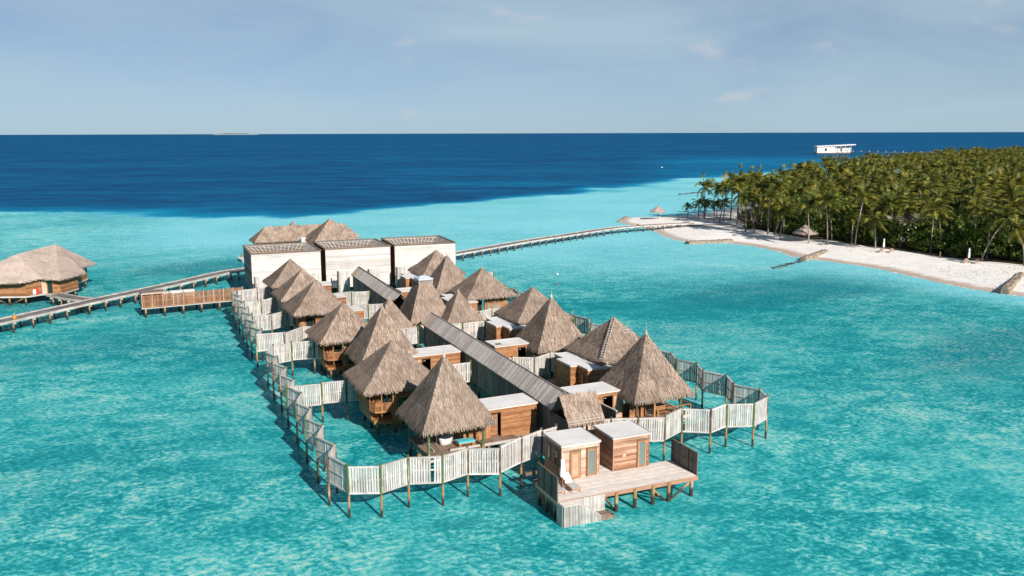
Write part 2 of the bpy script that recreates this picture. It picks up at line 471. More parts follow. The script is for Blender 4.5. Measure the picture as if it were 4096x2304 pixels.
def value_noise(P, cell, seed):
    g = np.random.default_rng(seed); tab = g.random(4096)
    q = P / cell; i = np.floor(q).astype(int); f = q - i; f = f * f * (3 - 2 * f)
    def h(ix, iy): return tab[(ix * 73 + iy * 911 + ix * iy * 7) % 4096]
    return (h(i[:,0], i[:,1]) * (1-f[:,0]) + h(i[:,0]+1, i[:,1]) * f[:,0]) * (1-f[:,1]) + (h(i[:,0], i[:,1]+1) * (1-f[:,0]) + h(i[:,0]+1, i[:,1]+1) * f[:,0]) * f[:,1]

def lagoon(P):
    """deep (0 lagoon .. 1 ocean), pale (sand flats), grass (sea grass and coral beds) at points (n,2)"""
    X, Y = P[:, 0], P[:, 1]
    yr = np.interp(X, REEF[:, 0], REEF[:, 1])
    d = seg_dist(P, REEF, False) * np.where(Y > yr, 1, -1)
    d = d + (value_noise(P, 38, 3) - .5) * 34 + (value_noise(P, 13, 4) - .5) * 12
    wd = 1 + 1.6 * sstep(-X, 60, 150)
    deep = sstep(d, -16 * wd, 30 * wd)
    mid = sstep(X / np.maximum(Y, 1), 0.10, 0.22) * (1 - sstep(Y, 900, 1180))
    deep = deep * (1 - 0.27 * mid)
    band = sstep(value_noise(P * np.array((0.28, 1.0)), 55, 9), .55, .85) * sstep(Y, 330, 420) * (1 - sstep(Y, 700, 1000))
    deep = deep * (1 - 0.16 * band)
    isl = inside(P, ISLE); ds = seg_dist(P, ISLE, True); ds = np.where(isl, 0, ds)
    pale = sstep(Y + X * 0.25, 148, 215) * (1 - sstep(d, 8, 40)) * (0.72 + 0.35 * value_noise(P, 26, 5))
    pale = pale * (1 - 0.55 * sstep(-X, 88, 130) * sstep(Y, 190, 235))
    pale = np.maximum(pale, np.exp(-(ds / 11.0) ** 2) * 0.9)
    w = P @ np.array([[math.cos(.5), -math.sin(.5)], [math.sin(.5), math.cos(.5)]])
    gz = sstep(value_noise(w * np.array((0.42, 1.0)), 16, 6), .38, .75)
    zone = np.exp(-((X - 47) / 34) ** 2 - ((Y - 142 + (X - 47) * 0.35) / 38) ** 2)
    zone2 = 0.65 * np.exp(-((X + 95) / 45) ** 2 - ((Y - 168) / 26) ** 2) + 0.5 * np.exp(-((X + 55) / 22) ** 2 - ((Y - 190) / 18) ** 2)
    zone3 = 0.35 * np.exp(-((X + 45) / 30) ** 2 - ((Y - 75) / 30) ** 2)
    zone4 = 0.50 * sstep(Y, 62, 105) * (1 - sstep(Y + X * .25, 150, 205)) * (0.35 + 0.95 * value_noise(P, 24, 8))
    grass = np.clip((zone + zone2 + zone3 + zone4) * (0.35 + 0.85 * gz), 0, 1) * (1 - np.exp(-(ds / 8.0) ** 2))
    grass = grass - 0.30 * (1 - sstep(Y, 38, 66)) * (0.5 + value_noise(P, 18, 14))      # a shoal nearest the camera
    return np.clip(deep, 0, 1), np.clip(pale, 0, 1), grass

def polar_grid():
    az = np.concatenate([np.arange(-180, -48, 6), np.arange(-48, 48.01, 0.4), np.arange(54, 180, 6)])
    rad = [12.0]
    while rad[-1] < 1500: rad.append(rad[-1] * 1.017 + 0.2)
    while rad[-1] < 45000: rad.append(rad[-1] * 1.22)
    rad = np.array([0.5] + rad); a = np.radians(az)
    n, m = len(rad), len(a)
    x = rad[:, None] * np.sin(a)[None]; y = rad[:, None] * np.cos(a)[None]
    i = (np.arange(n-1)[:, None] * m + np.arange(m)[None])
    j = (np.arange(n-1)[:, None] * m + (np.arange(m)[None] + 1) % m)
    q = np.stack([i, j, j + m, i + m], -1).reshape(-1, 4)
    return np.stack([x.ravel(), y.ravel()], 1), q

def build_water():
    P, q = polar_grid()
    deep, pale, grass = lagoon(P)
    # surface
    m, n, l, p = nmat('lagoon_water')
    n.remove(p); out = n['Material Output']
    def attr(nm):
        a = n.new('ShaderNodeAttribute'); a.attribute_name = nm; return a.outputs['Fac']
    g = pos(n)
    A, B, C = attr('deep'), attr('pale'), attr('grass')
    nb = noise(n, l, g, 0.42, 4, 0.6, 0.8, (0.75, 1.0, 1), (0, 0, R(-28)))
    nf = noise(n, l, g, 2.5, 4, 0.66, 0.4, (0.8, 1.0, 1), (0, 0, R(-33)))
    nl = noise(n, l, g, 0.030, 4, 0.55, 0.7, (0.8, 1, 1), (0, 0, R(-25)))
    nm = noise(n, l, g, 0.055, 3, 0.5, 0.4)
    nh = noise(n, l, g, 0.095, 4, 0.6, 1.2, (0.6, 1, 1), (0, 0, R(-30)))
    # colour of the lit water column over sand and coral: depth and bottom differ, and ripple lensing is painted into the mottling
    mot = math_node(n, l, 'ADD', math_node(n, l, 'MULTIPLY', nb, 0.40), math_node(n, l, 'MULTIPLY', nf, 0.60))
    mot = math_node(n, l, 'SUBTRACT', mot, 0.5)
    mot = math_node(n, l, 'MULTIPLY', mot, maprange(n, l, nm, 0.35, 0.65, 0.8, 1.5))
    mot = math_node(n, l, 'ADD', math_node(n, l, 'ADD', mot, 0.5), math_node(n, l, 'MULTIPLY', math_node(n, l, 'SUBTRACT', nl, 0.5), 0.40))
    mot = math_node(n, l, 'ADD', mot, math_node(n, l, 'MULTIPLY', math_node(n, l, 'SUBTRACT', nh, 0.5), 0.22))
    rm = n.new('ShaderNodeValToRGB'); e = rm.color_ramp.elements
    e[0].position = 0.34; e[0].color = (0.004, 0.265, 0.305, 1); e[1].position = 0.69; e[1].color = (0.54, 0.84, 0.745, 1)
    for ps, cl in ((0.45, (0.016, 0.39, 0.43)), (0.51, (0.066, 0.535, 0.555)), (0.58, (0.21, 0.69, 0.67))):
        k = rm.color_ramp.elements.new(ps); k.color = (*cl, 1)
    mot = math_node(n, l, 'SUBTRACT', mot, math_node(n, l, 'MULTIPLY', math_node(n, l, 'MINIMUM', C, 0.0), 0.16))
    l.new(mot, rm.inputs['Fac'])
    c = rm.outputs['Color']
    fl = mixc(n, l, maprange(n, l, nf, 0.36, 0.66), (0.15, 0.56, 0.69), (0.34, 0.73, 0.79))
    c = mixc(n, l, math_node(n, l, 'MULTIPLY', B, 0.88), c, fl)
    c = mixc(n, l, math_node(n, l, 'MULTIPLY', math_node(n, l, 'MAXIMUM', C, 0.0), maprange(n, l, nf, 0.35, 0.65, 0.95, 0.5)), c, (0.003, 0.205, 0.265))
    rp = n.new('ShaderNodeValToRGB')
    e = rp.color_ramp.elements; e[0].position = 0.10; e[0].color = (0.12, 0.50, 0.64, 1); e[1].position = 1.0; e[1].color = (0.0, 0.040, 0.125, 1)
    for ps, cl in ((0.34, (0.002, 0.23, 0.40)), (0.55, (0.0, 0.135, 0.285)), (0.78, (0.0, 0.075, 0.195))):
        k = rp.color_ramp.elements.new(ps); k.color = (*cl, 1)
    wav = noise(n, l, g, 0.055, 10, 0.80, 0.2, (0.45, 1.0, 1))
    wv2 = noise(n, l, g, 0.0085, 6, 0.65, 0.6, (0.45, 1.0, 1))
    dd = math_node(n, l, 'MULTIPLY', A, 0.80)
    dd = math_node(n, l, 'ADD', dd, math_node(n, l, 'MULTIPLY', math_node(n, l, 'SUBTRACT', wav, 0.5), math_node(n, l, 'MULTIPLY_ADD', A, 1.15, 0.12)))
    dd = math_node(n, l, 'ADD', dd, math_node(n, l, 'MULTIPLY', math_node(n, l, 'SUBTRACT', wv2, 0.5), 0.55))
    l.new(dd, rp.inputs['Fac'])
    # the reef edge is ragged: tongues of sand and coral heads
    rag = noise(n, l, g, 0.045, 6, 0.7, 0.8, (0.55, 1.0, 1))
    edge = math_node(n, l, 'MULTIPLY', math_node(n, l, 'MULTIPLY', A, math_node(n, l, 'SUBTRACT', 1.0, A)), 4.0)
    A2 = math_node(n, l, 'ADD', A, math_node(n, l, 'MULTIPLY', math_node(n, l, 'MULTIPLY', math_node(n, l, 'SUBTRACT', rag, 0.5), 1.6), edge))
    c = mixc(n, l, maprange(n, l, A2, 0.12, 0.45), c, rp.outputs['Color'])
    dif = n.new('ShaderNodeBsdfDiffuse'); l.new(c, dif.inputs['Color'])
    tr = n.new('ShaderNodeBsdfTransparent'); tr.inputs['Color'].default_value = (0.26, 0.83, 0.84, 1)
    mx = n.new('ShaderNodeMixShader')
    op = math_node(n, l, 'MAXIMUM', math_node(n, l, 'MULTIPLY_ADD', B, 0.22, 0.72), maprange(n, l, A, 0.0, 0.3))
    l.new(op, mx.inputs['Fac']); l.new(tr.outputs[0], mx.inputs[1]); l.new(dif.outputs[0], mx.inputs[2])
    # ripples for the sky's reflection
    b1 = noise(n, l, g, 0.55, 5, 0.6, 0.4, (0.55, 1.0, 1), (0, 0, R(-20)))
    b2 = noise(n, l, g, 0.07, 3, 0.5, 0.2, (0.5, 1.0, 1), (0, 0, R(-12)))
    hs = math_node(n, l, 'ADD', math_node(n, l, 'MULTIPLY', b1, 0.30), math_node(n, l, 'MULTIPLY', b2, 1.6))
    bp = n.new('ShaderNodeBump'); bp.inputs['Strength'].default_value = 1.0; bp.inputs['Distance'].default_value = 1.0
    l.new(hs, bp.inputs['Height'])
    gl = n.new('ShaderNodeBsdfGlossy'); gl.inputs['Roughness'].default_value = 0.14; gl.inputs['Color'].default_value = (0.75, 0.9, 1.0, 1); l.new(bp.outputs[0], gl.inputs['Normal'])
    fr = n.new('ShaderNodeFresnel'); fr.inputs['IOR'].default_value = 1.33; l.new(bp.outputs[0], fr.inputs['Normal'])
    fac = math_node(n, l, 'MINIMUM', fr.outputs[0], 0.06)       # wave slopes hide the grazing part of the mirror
    mx2 = n.new('ShaderNodeMixShader'); l.new(fac, mx2.inputs['Fac']); l.new(mx.outputs[0], mx2.inputs[1]); l.new(gl.outputs[0], mx2.inputs[2])
    l.new(mx2.outputs[0], out.inputs['Surface'])
    V = np.column_stack([P, np.zeros(len(P))])
    me = mesh_np('sea_water', V, q, np.zeros((0, 3)), m)
    for nm, arr in (('deep', deep), ('pale', pale), ('grass', grass)):
        at = me.attributes.new(nm, 'FLOAT', 'POINT'); at.data.foreach_set('value', arr.astype(np.float32))
    o = bpy.data.objects.new('sea_water', me); link(o)
    tag(o, 'turquoise lagoon and deep blue ocean water reaching the horizon', 'water', kind='structure')
    # bed
    ms, n, l, p = nmat('sand_bed')
    g = pos(n)
    nb = noise(n, l, g, 0.22, 6, 0.65, 0.9, (0.75, 1, 1), (0, 0, R(-30)))
    nf = noise(n, l, g, 1.1, 5, 0.7, 0.8)
    c = mixc(n, l, maprange(n, l, nb, 0.36, 0.66), (0.30, 0.31, 0.26), (0.74, 0.72, 0.64))
    c = mixc(n, l, maprange(n, l, nf, 0.40, 0.68, 0.65, 0.0), c, (0.14, 0.17, 0.14))
    c = mixc(n, l, maprange(n, l, nf, 0.56, 0.72, 0.0, 0.8), c, (0.86, 0.84, 0.76))  # bright mottles also put ripple caustics into the bed's colour
    l.new(c, p.inputs['Base Color']); p.inputs['Roughness'].default_value = 0.9
    z = -0.95 - 30 * deep + (value_noise(P, 5, 21) - .5) * 0.25 + (value_noise(P, 21, 22) - .5) * 0.3
    me = mesh_np('seabed', np.column_stack([P, z]), q, np.zeros((0, 3)), ms)
    o = bpy.data.objects.new('seabed', me); link(o)
    tag(o, 'pale sand and coral bed under the lagoon water', 'seabed', kind='structure')
build_water()

# ------------------------------------------------------------------ island ground
def isle_height(P):
    d = seg_dist(P, ISLE, True); i = inside(P, ISLE)
    nz = (value_noise(P, 7, 31) - .5) * 0.16 + (value_noise(P, 2.6, 32) - .5) * 0.05
    return np.where(i, 0.02 + 1.0 * sstep(d, -4, 19) - 0.08 + nz * sstep(d, 1, 8), -0.02 - 0.055 * d)

def gz(x, y): return float(isle_height(np.array([(x, y)], float))[0])

def build_island():
    xs = np.concatenate([np.arange(18, 132, 1.6), np.arange(134, 740, 16)]); ys = np.concatenate([np.arange(96, 345, 1.6), np.arange(350, 1010, 16)])
    gx, gy = np.meshgrid(xs, ys); P = np.stack([gx.ravel(), gy.ravel()], 1); z = isle_height(P)
    m = len(xs); i = (np.arange(len(ys)-1)[:, None] * m + np.arange(m-1)[None]).ravel()
    q = np.stack([i, i+1, i+1+m, i+m], 1)
    q = q[z[q].max(1) > -1.25]
    ms, n, l, p = nmat('beach_sand')
    g = pos(n); sep = n.new('ShaderNodeSeparateXYZ'); l.new(g, sep.inputs[0])
    a = noise(n, l, g, 0.35, 6, 0.6); f = noise(n, l, g, 2.5, 4, 0.7)
    c = mixc(n, l, maprange(n, l, a, 0.3, 0.7), (0.77, 0.74, 0.705), (0.86, 0.835, 0.805))
    c = mixc(n, l, maprange(n, l, f, 0.54, 0.72, 0, 0.5), c, (0.50, 0.45, 0.41))
    zz = math_node(n, l, 'ADD', sep.outputs['Z'], math_node(n, l, 'MULTIPLY', math_node(n, l, 'SUBTRACT', a, 0.5), 0.22))
    c = mixc(n, l, maprange(n, l, zz, 0.10, 0.24), (0.56, 0.45, 0.37), c)       # wet sand by the water
    l.new(c, p.inputs['Base Color'])
    l.new(maprange(n, l, zz, 0.08, 0.26, 0.35, 0.95), p.inputs['Roughness'])
    bp = n.new('ShaderNodeBump'); bp.inputs['Strength'].default_value = 0.5; bp.inputs['Distance'].default_value = 0.25
    l.new(f, bp.inputs['Height']); l.new(bp.outputs[0], p.inputs['Normal'])
    me = mesh_np('beach', np.column_stack([P, z]), q, np.zeros((0, 3)), ms)
    me.polygons.foreach_set('use_smooth', [True] * len(me.polygons))
    o = bpy.data.objects.new('beach', me); link(o)
    tag(o, 'white sand beach and ground of the palm island', 'beach', kind='structure')
build_island()

# ------------------------------------------------------------------ cladding, doors, rooms
YAW = R(25.0)

def clad_x(parent, x0, x1, y, z0, z1, mat, bh=0.15, th=0.035, sep=True, name='board', side=-1, gap=.007):
    """horizontal boards on a wall along local x; each its own piece (sep) or one joined skin"""
    n = max(1, round((z1 - z0) / bh)); h = (z1 - z0) / n
    if sep:
        for k in range(n):
            j = random.uniform(0, 0.008)
            piece(name, mat, parent, ((x0+x1)/2, y + side * (th/2 + j), z0 + h*(k+.5)), (x1-x0, th, h - 0.014))
    else:
        b = MB()
        for k in range(n):
            j = random.uniform(0, 0.01)
            b.box(x0, x1, min(y, y + side*(th+j)), max(y, y + side*(th+j)), z0 + h*k + gap, z0 + h*(k+1) - gap)
        b.obj('cladding', mat, parent, stuff=True)

def clad_y(parent, y0, y1, x, z0, z1, mat, bh=0.15, th=0.035, sep=False, side=-1):
    n = max(1, round((z1 - z0) / bh)); h = (z1 - z0) / n
    if sep:
        for k in range(n):
            piece('board', mat, parent, (x + side*(th/2 + random.uniform(0, .008)), (y0+y1)/2, z0 + h*(k+.5)), (th, y1-y0, h - 0.014))
    else:
        b = MB()
        for k in range(n):
            j = random.uniform(0, 0.01)
            b.box(min(x, x + side*(th+j)), max(x, x + side*(th+j)), y0, y1, z0 + h*k + .007, z0 + h*(k+1) - .007)
        b.obj('cladding', mat, parent, stuff=True)

def framed(parent, name, x0, x1, y, z0, z1, inner='frosted', fm='frame', fw=0.11, side=-1, handle=True, inner_name='pane'):
    """a door or window in a wall along local x: frame mesh, with pane (and handle) as its sub-parts"""
    b = MB(); ya, yb = sorted((y, y + side * 0.075))
    b.box(x0, x0+fw, ya, yb, z0, z1); b.box(x1-fw, x1, ya, yb, z0, z1)
    b.box(x0+fw, x1-fw, ya, yb, z1-fw, z1); b.box(x0+fw, x1-fw, ya, yb, z0, z0+fw)
    d = b.obj(name, fm, parent)
    piece(inner_name, inner, d, ((x0+x1)/2, y + side*0.035, (z0+z1)/2), (x1-x0-2*fw, 0.025, z1-z0-2*fw))
    if handle: piece('handle', 'metal', d, (x0+fw*.5, y + side*0.10, z0 + (z1-z0)*.45), (0.04, 0.05, 0.14))
    return d

def framed_y(parent, name, y0, y1, x, z0, z1, inner='glass', fm='dark_frame', fw=0.1, side=-1):
    b = MB(); xa, xb = sorted((x, x + side * 0.075))
    b.box(xa, xb, y0, y0+fw, z0, z1); b.box(xa, xb, y1-fw, y1, z0, z1)
    b.box(xa, xb, y0+fw, y1-fw, z1-fw, z1); b.box(xa, xb, y0+fw, y1-fw, z0, z0+fw)
    d = b.obj(name, fm, parent)
    piece('pane', inner, d, (x + side*0.035, (y0+y1)/2, (z0+z1)/2), (0.025, y1-y0-2*fw, z1-z0-2*fw))
    return d

def slab_roof(parent, pts, z, th=0.14, over=0.0):
    """flat pale roof from a local outline, with a low upstand along its rim"""
    b = MB(); n = len(pts)
    b.poly([(x, y, z) for x, y in pts]); b.poly([(x, y, z - th) for x, y in pts][::-1])
    for k in range(n):
        (xa, ya), (xb, yb) = pts[k], pts[(k+1) % n]
        b.poly([(xa, ya, z-th), (xb, yb, z-th), (xb, yb, z), (xa, ya, z)])
    o = b.obj('roof', 'roof_white', parent)
    r = MB()
    for k in range(n):
        (xa, ya), (xb, yb) = pts[k], pts[(k+1) % n]
        r.beam((xa, ya, z - .02), (xb, yb, z - .02), 0.05, 0.10)
    r.obj('edge_trim', 'edge', o)
    return o

def stilts(parent, xs, ys, z1, z0=-1.1, r=0.12):
    for x in xs:
        for y in ys: pile(parent, x + random.uniform(-.08, .08), y + random.uniform(-.08, .08), z0, z1, r, 'stilt')

def pendant(parent, x, y, z):
    b = MB(); b.tube([(x, y, z), (x, y, z+.25)], [.012, .012], 5); b.lathe([(.13, z-.05), (.10, z), (.03, z+.05)], x, y, 12)
    b.obj('hanging_lamp', 'white', parent)

def flat_room(label, p, W, D, side, zf=1.6, zt=4.4, sep=True, name='flat_roofed_room', open_w=1.05, lamp=True, mat='cedar', door=True):
    """treatment room: cedar boards, white flat roof, an open doorway and a slatted door; side +1 puts the doorway on the right"""
    t = thing(name, label, 'room', (p[0], p[1], 0), YAW, 'flat roofed rooms of the spa')
    zw = zt - 0.14
    ox1 = W - 1.15 if side > 0 else 1.15 + open_w
    ox0 = ox1 - open_w
    wx0, wx1 = (0.0, ox0) if side > 0 else (ox1, W)
    dx0, dx1 = (ox1, W) if side > 0 else (0.0, ox0)
    core = MB()                                    # thin walls behind the boards
    core.box(wx0, wx1, 0.0, 0.08, zf, zw); core.box(dx0, dx1, 0.0, 0.08, zf, zw); core.box(ox0, ox1, 0.0, 0.08, zw - 0.42, zw)
    core.box(0, 0.08, 0.081, D-.081, zf, zw); core.box(W-.08, W, 0.081, D-.081, zf, zw); core.box(0, W, D-.08, D, zf, zw)
    core.obj('wall', 'dark', t)
    clad_x(t, wx0 - .03, wx1 - .02, 0, zf, zw - 0.3, mat, sep=sep)
    clad_x(t, 0, W, 0, zw - 0.3, zw, mat, sep=sep)
    clad_y(t, 0, D, 0, zf, zw, mat); clad_y(t, 0, D, W, zf, zw, mat, side=1)
    if door: framed(t, 'door', dx0 + .06, dx1 - .06, -0.01, zf, zw - 0.3, 'bleached', 'frame', inner_name='slatted_panel')
    b = MB(); b.box(ox0 - .08, ox0 + .02, -0.08, 0.0, zf, zw - .3); b.box(ox1 - .02, ox1 + .06, -0.08, 0.0, zf, zw - .3); b.obj('door_frame', 'frame', t)
    b = MB(); b.box(-.05, W + .05, -.05, D + .05, zf - .22, zf - 0.002); b.obj('floor', 'brown_deck', t)
    if lamp: pendant(t, (ox0+ox1)/2, 0.5, zw - .62)
    slab_roof(t, [(-.1, -.12), (W+.1, -.12), (W+.1, D+.1), (-.1, D+.1)], zt)
    stilts(t, (0.3, W/2, W-.3), (0.3, D-.3), zf - .2)
    return t

# pyramid hut roofs: shared straw coats (variants), turned in quarter steps so that none repeats side by side
_cv = {}
def roof_variant(kind, v):
    if (kind, v) in _cv: return _cv[kind, v]
    if kind == 'tall': f, e = curved_pyramid(6.75, 0.0, 5.45, 0.06); m = thatch_mesh('tall_thatch', f, e, 'thatch', 52, 40 + v)
    elif kind == 'wide': f, e = curved_pyramid(7.7, 0.0, 3.72, 0.10); m = thatch_mesh('wide_thatch', f, e, 'thatch', 52, 60 + v)
    elif kind == 'small': f, e = curved_pyramid(5.0, 0.0, 3.55, 0.06); m = thatch_mesh('small_thatch', f, e, 'thatch', 52, 80 + v)
    _cv[kind, v] = m
    return m

def add_roof(t, kind, ze, za_h, v=0, turn=0, finial=0.75):
    o = bpy.data.objects.new('roof', roof_variant(kind, v)); o.location = (0, 0, ze); o.rotation_euler = (random.uniform(-.014, .014), random.uniform(-.014, .014), turn * math.pi/2 + random.uniform(-.02, .02)); o.scale = (random.uniform(.98, 1.02), random.uniform(.98, 1.02), 1)
    link(o, t)
    if finial:
        b = MB(); b.lathe([(.16, za_h - .30), (.10, za_h - .02), (.03, za_h + .10)], n=8); b.tube([(0, 0, za_h - .1), (0.01, 0, za_h + finial)], [.028, .008], 6)
        b.obj('finial', 'thatch_pale' if finial < .6 else 'edge', o, (0, 0, -ze))
    return o

def rafters(t, s, ze, za):
    b = MB(); h = s/2 - .25
    for sx in (-1, 1):
        for sy in (-1, 1): b.beam((sx*h, sy*h, ze - .1), (sx*.15, sy*.15, za - .6), .10, .14)
    for a, c in (((-h,-h),(h,-h)),((h,-h),(h,h)),((h,h),(-h,h)),((-h,h),(-h,-h))):
        b.beam((*a, ze - .16), (*c, ze - .16), .09, .12)
    b.obj('rafter_frame', 'frame', t)

def tall_pavilion(label, c, v, turn, za=9.5, ze=4.0, walls=True, piles=True, finial=0.75):
    t = thing('thatched_pavilion', label, 'hut', (c[0], c[1], 0), YAW, 'tall thatched pavilions')
    add_roof(t, 'tall', ze, za, v, turn, finial); rafters(t, 6.7, ze, za)
    b = MB(); b.box(-2.5, 2.6, -2.6, 2.6, 1.40, 1.62); b.obj('floor', 'brown_deck', t)
    if walls:
        clad_x(t, -2.3, 2.3, -2.3, 1.63, 4.0, 'cedar', sep=False); clad_y(t, -2.3, 2.3, -2.3, 1.63, 4.0, 'cedar')
        clad_y(t, -2.3, 2.3, 2.3, 1.63, 4.0, 'cedar', side=1)
    for x in (-2.45, 2.45):
        for y in (-2.45, 2.45): pile(t, x, y, -1.1, 4.05, .13, 'corner_post')
    if piles: stilts(t, (0.0,), (-2.3, 0, 2.3), 1.4)
    return t

def wide_hut(label, c, v, turn, ze=4.75, za=8.42, balcony=False, shutter=False, finial=0.0, simple=False):
    t = thing('thatched_hut', label, 'hut', (c[0], c[1], 0), YAW, 'wide thatched huts')
    add_roof(t, 'wide', ze, za, v, turn, finial); rafters(t, 7.5, ze, za)
    zf, zt = 1.45, 4.75
    b = MB(); b.box(-2.75, 2.85, -2.6, 2.75, zf - .28, zf); b.obj('floor', 'frame', t)
    if simple:
        for f_, a in ((clad_x, (-2.7, 2.7, -2.55)),): f_(t, *a, zf, zt, 'cedar', sep=False)
        clad_y(t, -2.5, 2.7, -2.7, zf, zt, 'cedar'); clad_y(t, -2.5, 2.7, 2.7, zf, zt, 'cedar', side=1)
    else:
        # front: tall window with a boarded head, a recessed glass door beside it
        core = MB(); core.box(-0.6, 2.75, -2.45, -2.40, zf, zt); core.box(-2.65, -0.7, -1.5, -1.45, zf, zt); core.box(2.68, 2.75, -2.39, 2.6, zf, zt)
        core.box(-2.7, -2.64, -1.4, 2.6, zf, zt); core.obj('wall', 'dark', t)
        clad_x(t, -0.6, 2.75, -2.46, zf + 2.15, zt, 'cedar', sep=True)
        if shutter:
            f = framed(t, 'window', -0.45, 2.05, -2.47, zf + .25, zf + 2.1, 'dark', 'frame', handle=False)
            for k in range(11): piece('louvre', 'new_boards', f, (0.8, -2.55, zf + .42 + k*.145), (2.2, .035, .11), (R(35), 0, 0))
            clad_x(t, 2.08, 2.75, -2.46, zf, zf + 2.15, 'cedar', sep=False)
        else:
            framed(t, 'window', -0.45, 2.75, -2.46, zf, zf + 2.12, 'glass', 'frame', 0.14, handle=False)
        piece('corner_post', 'frame', t, (-.61, -2.43, (zf - .3 + zt)/2), (.22, .26, zt - zf + .3)); piece('corner_post', 'frame', t, (2.76, -2.45, (zf - .3 + zt)/2), (.2, .22, zt - zf + .3))
        framed(t, 'glass_door', -1.9, -.75, -1.52, zf, zf + 2.3, 'glass', 'frame', .1)
        clad_x(t, -2.65, -1.92, -1.52, zf, zt, 'cedar', sep=False)
        clad_y(t, -2.5, 2.6, 2.76, zf, zt, 'cedar', side=1)
        clad_y(t, -1.45, 2.6, -2.71, zf, zt, 'cedar')
        framed_y(t, 'window', 0.2, 1.7, -2.76, zf + .8, zf + 2.3)
    if balcony:
        # bow balcony at the front corner: slatted parapet, thin posts up to the eave
        zb = 2.55
        pts = [(-3.05, 2.2), (-3.05, -2.35), (-2.75, -3.0), (-2.15, -3.2), (-1.0, -3.2), (-1.0, -2.6)]
        fl = MB(); fl.poly([(x, y, zb) for x, y in pts] + [(-2.72, -2.5, zb), (-2.72, 2.2, zb)]); fl.poly(([(x, y, zb - .12) for x, y in pts] + [(-2.72, -2.5, zb - .12), (-2.72, 2.2, zb - .12)])[::-1])
        fo = fl.obj('balcony', 'frame', t)
        rl = MB()
        for (xa, ya), (xb, yb) in zip(pts[:-1], pts[1:]):
            rl.beam((xa, ya, zb + .78), (xb, yb, zb + .78), .09, .07); rl.beam((xa, ya, zb - .06), (xb, yb, zb - .06), .07, .16)
            L = math.hypot(xb-xa, yb-ya); k = int(L / .11)
            for i in range(k):
                f = (i + .5) / k; piece('baluster', 'cedar', fo, (xa+(xb-xa)*f, ya+(yb-ya)*f, zb + .36), (.075, .03, .76), (0, 0, math.atan2(yb-ya, xb-xa)))
        rl.obj('handrail', 'cedar', fo)
        for x, y in ((-3.05, -2.35), (-2.15, -3.18), (-1.05, -3.18)): piece('balcony_post', 'frame', fo, (x, y, (zb + 4.75)/2), (.08, .08, 4.75 - zb))
        for a, c_ in (((-2.15, -3.1, zb - .1), (-1.9, -2.5, zf - .1)), ((-3.0, -2.0, zb - .1), (-2.7, -1.9, zf - .1))):
            bb = MB(); bb.beam(a, c_, .09, .12); bb.obj('strut', 'frame', fo)
        b = MB(); b.box(-1.95, -1.0, -3.0, -2.62, zf - .28, zf - .02); b.obj('step', 'frame', t)
    stilts(t, (-2.4, -.6, .9, 2.5), (-2.3, 0, 2.3), zf - .25)
    return t

def l_room(label, p, v=0, sep=False):
    """L-shaped bath room: white roof, cedar sides"""
    t = thing('flat_roofed_room', label, 'room', (p[0], p[1], 0), YAW, 'flat roofed rooms of the spa')
    zf, zt = 1.6, 4.4; zw = zt - .14
    core = MB(); core.box(0, 2.7, .0, 7.1, zf, zw); core.box(-.85, -.001, 2.1, 5.0, zf, zw); core.obj('wall', 'dark', t)
    clad_x(t, 0, 2.7, 0, zf, zw, 'cedar', sep=sep); clad_x(t, -.85, 0, 2.1, zf, zw, 'cedar', sep=sep)
    clad_y(t, 0, 2.06, 0, zf, zw, 'cedar'); clad_y(t, 2.1, 5.0, -.85, zf, zw, 'cedar'); clad_y(t, 5.0, 7.1, 0, zf, zw, 'cedar')
    framed_y(t, 'window', .75, 1.55, -.04, zf + .3, zf + 2.1)
    b = MB(); b.box(-1.2, 2.8, -.3, 7.2, zf - .22, zf - .002); b.obj('floor', 'brown_deck', t)
    slab_roof(t, [(-.1, -.1), (2.8, -.1), (2.8, 7.2), (-.1, 7.2), (-.1, 5.1), (-.95, 5.1), (-.95, 2.0), (-.1, 2.0)], zt)
    stilts(t, (-.7, 1.0, 2.5), (.3, 3.5, 6.8), zf - .2)
    return t

# --- the huts along the two sides of the walk
L1 = tall_pavilion('tall thatched pavilion with white tub and teal daybed, behind the front fence', (-5.74, 72.4), 0, 0, 9.5, walls=False, piles=False, finial=.95)
tall_pavilion('tall thatched pavilion behind the balconied hut on the walkway\'s left', (-14.2, 93.9), 1, 1, 9.45, finial=.1)
R1 = tall_pavilion('tall thatched pavilion with wooden railing deck inside the front right fence corner', (12.6, 80.6), 2, 2, 9.6, walls=False, finial=.95)
tall_pavilion('tall pointed thatched pavilion beside the room with a roof vent', (4.6, 99.3), 0, 3, 9.6, finial=.95)
tall_pavilion('far tall thatched pavilion beside the capped tower, before the rightmost white box', (-10.0, 134.6), 1, 2, 9.5, finial=.95)
wide_hut('wide thatched hut with bow balcony, nearest the zigzag fence\'s front corner', (-11.5, 81.9), 0, 0, balcony=True)
wide_hut('wide thatched hut with bow balcony, second from the front on the left', (-19.8, 101.0), 1, 1, balcony=True)
wide_hut('wide thatched hut with louvred window, third from the front on the left', (-26.6, 116.8), 2, 2, za=8.35, shutter=True)
wide_hut('wide thatched hut between two others, second from the white boxes on the left', (-30.7, 126.9), 0, 3, za=8.3, simple=True)
wide_hut('wide thatched hut with worn battens, last on the left before the white boxes', (-35.1, 137.5), 1, 0, za=8.45, simple=True)
R2 = wide_hut('wide thatched hut with a bare batten ladder down its ridge', (10.95, 92.2), 2, 1, za=8.5, simple=True)
wide_hut('wide thatched hut on the right, behind the tall pavilion with long finial', (2.7, 111.3), 0, 2, za=8.5, simple=True)
wide_hut('wide thatched hut with louvred window showing, right of the capped tower', (-4.4, 127.9), 1, 3, za=8.5, shutter=True, finial=.4)
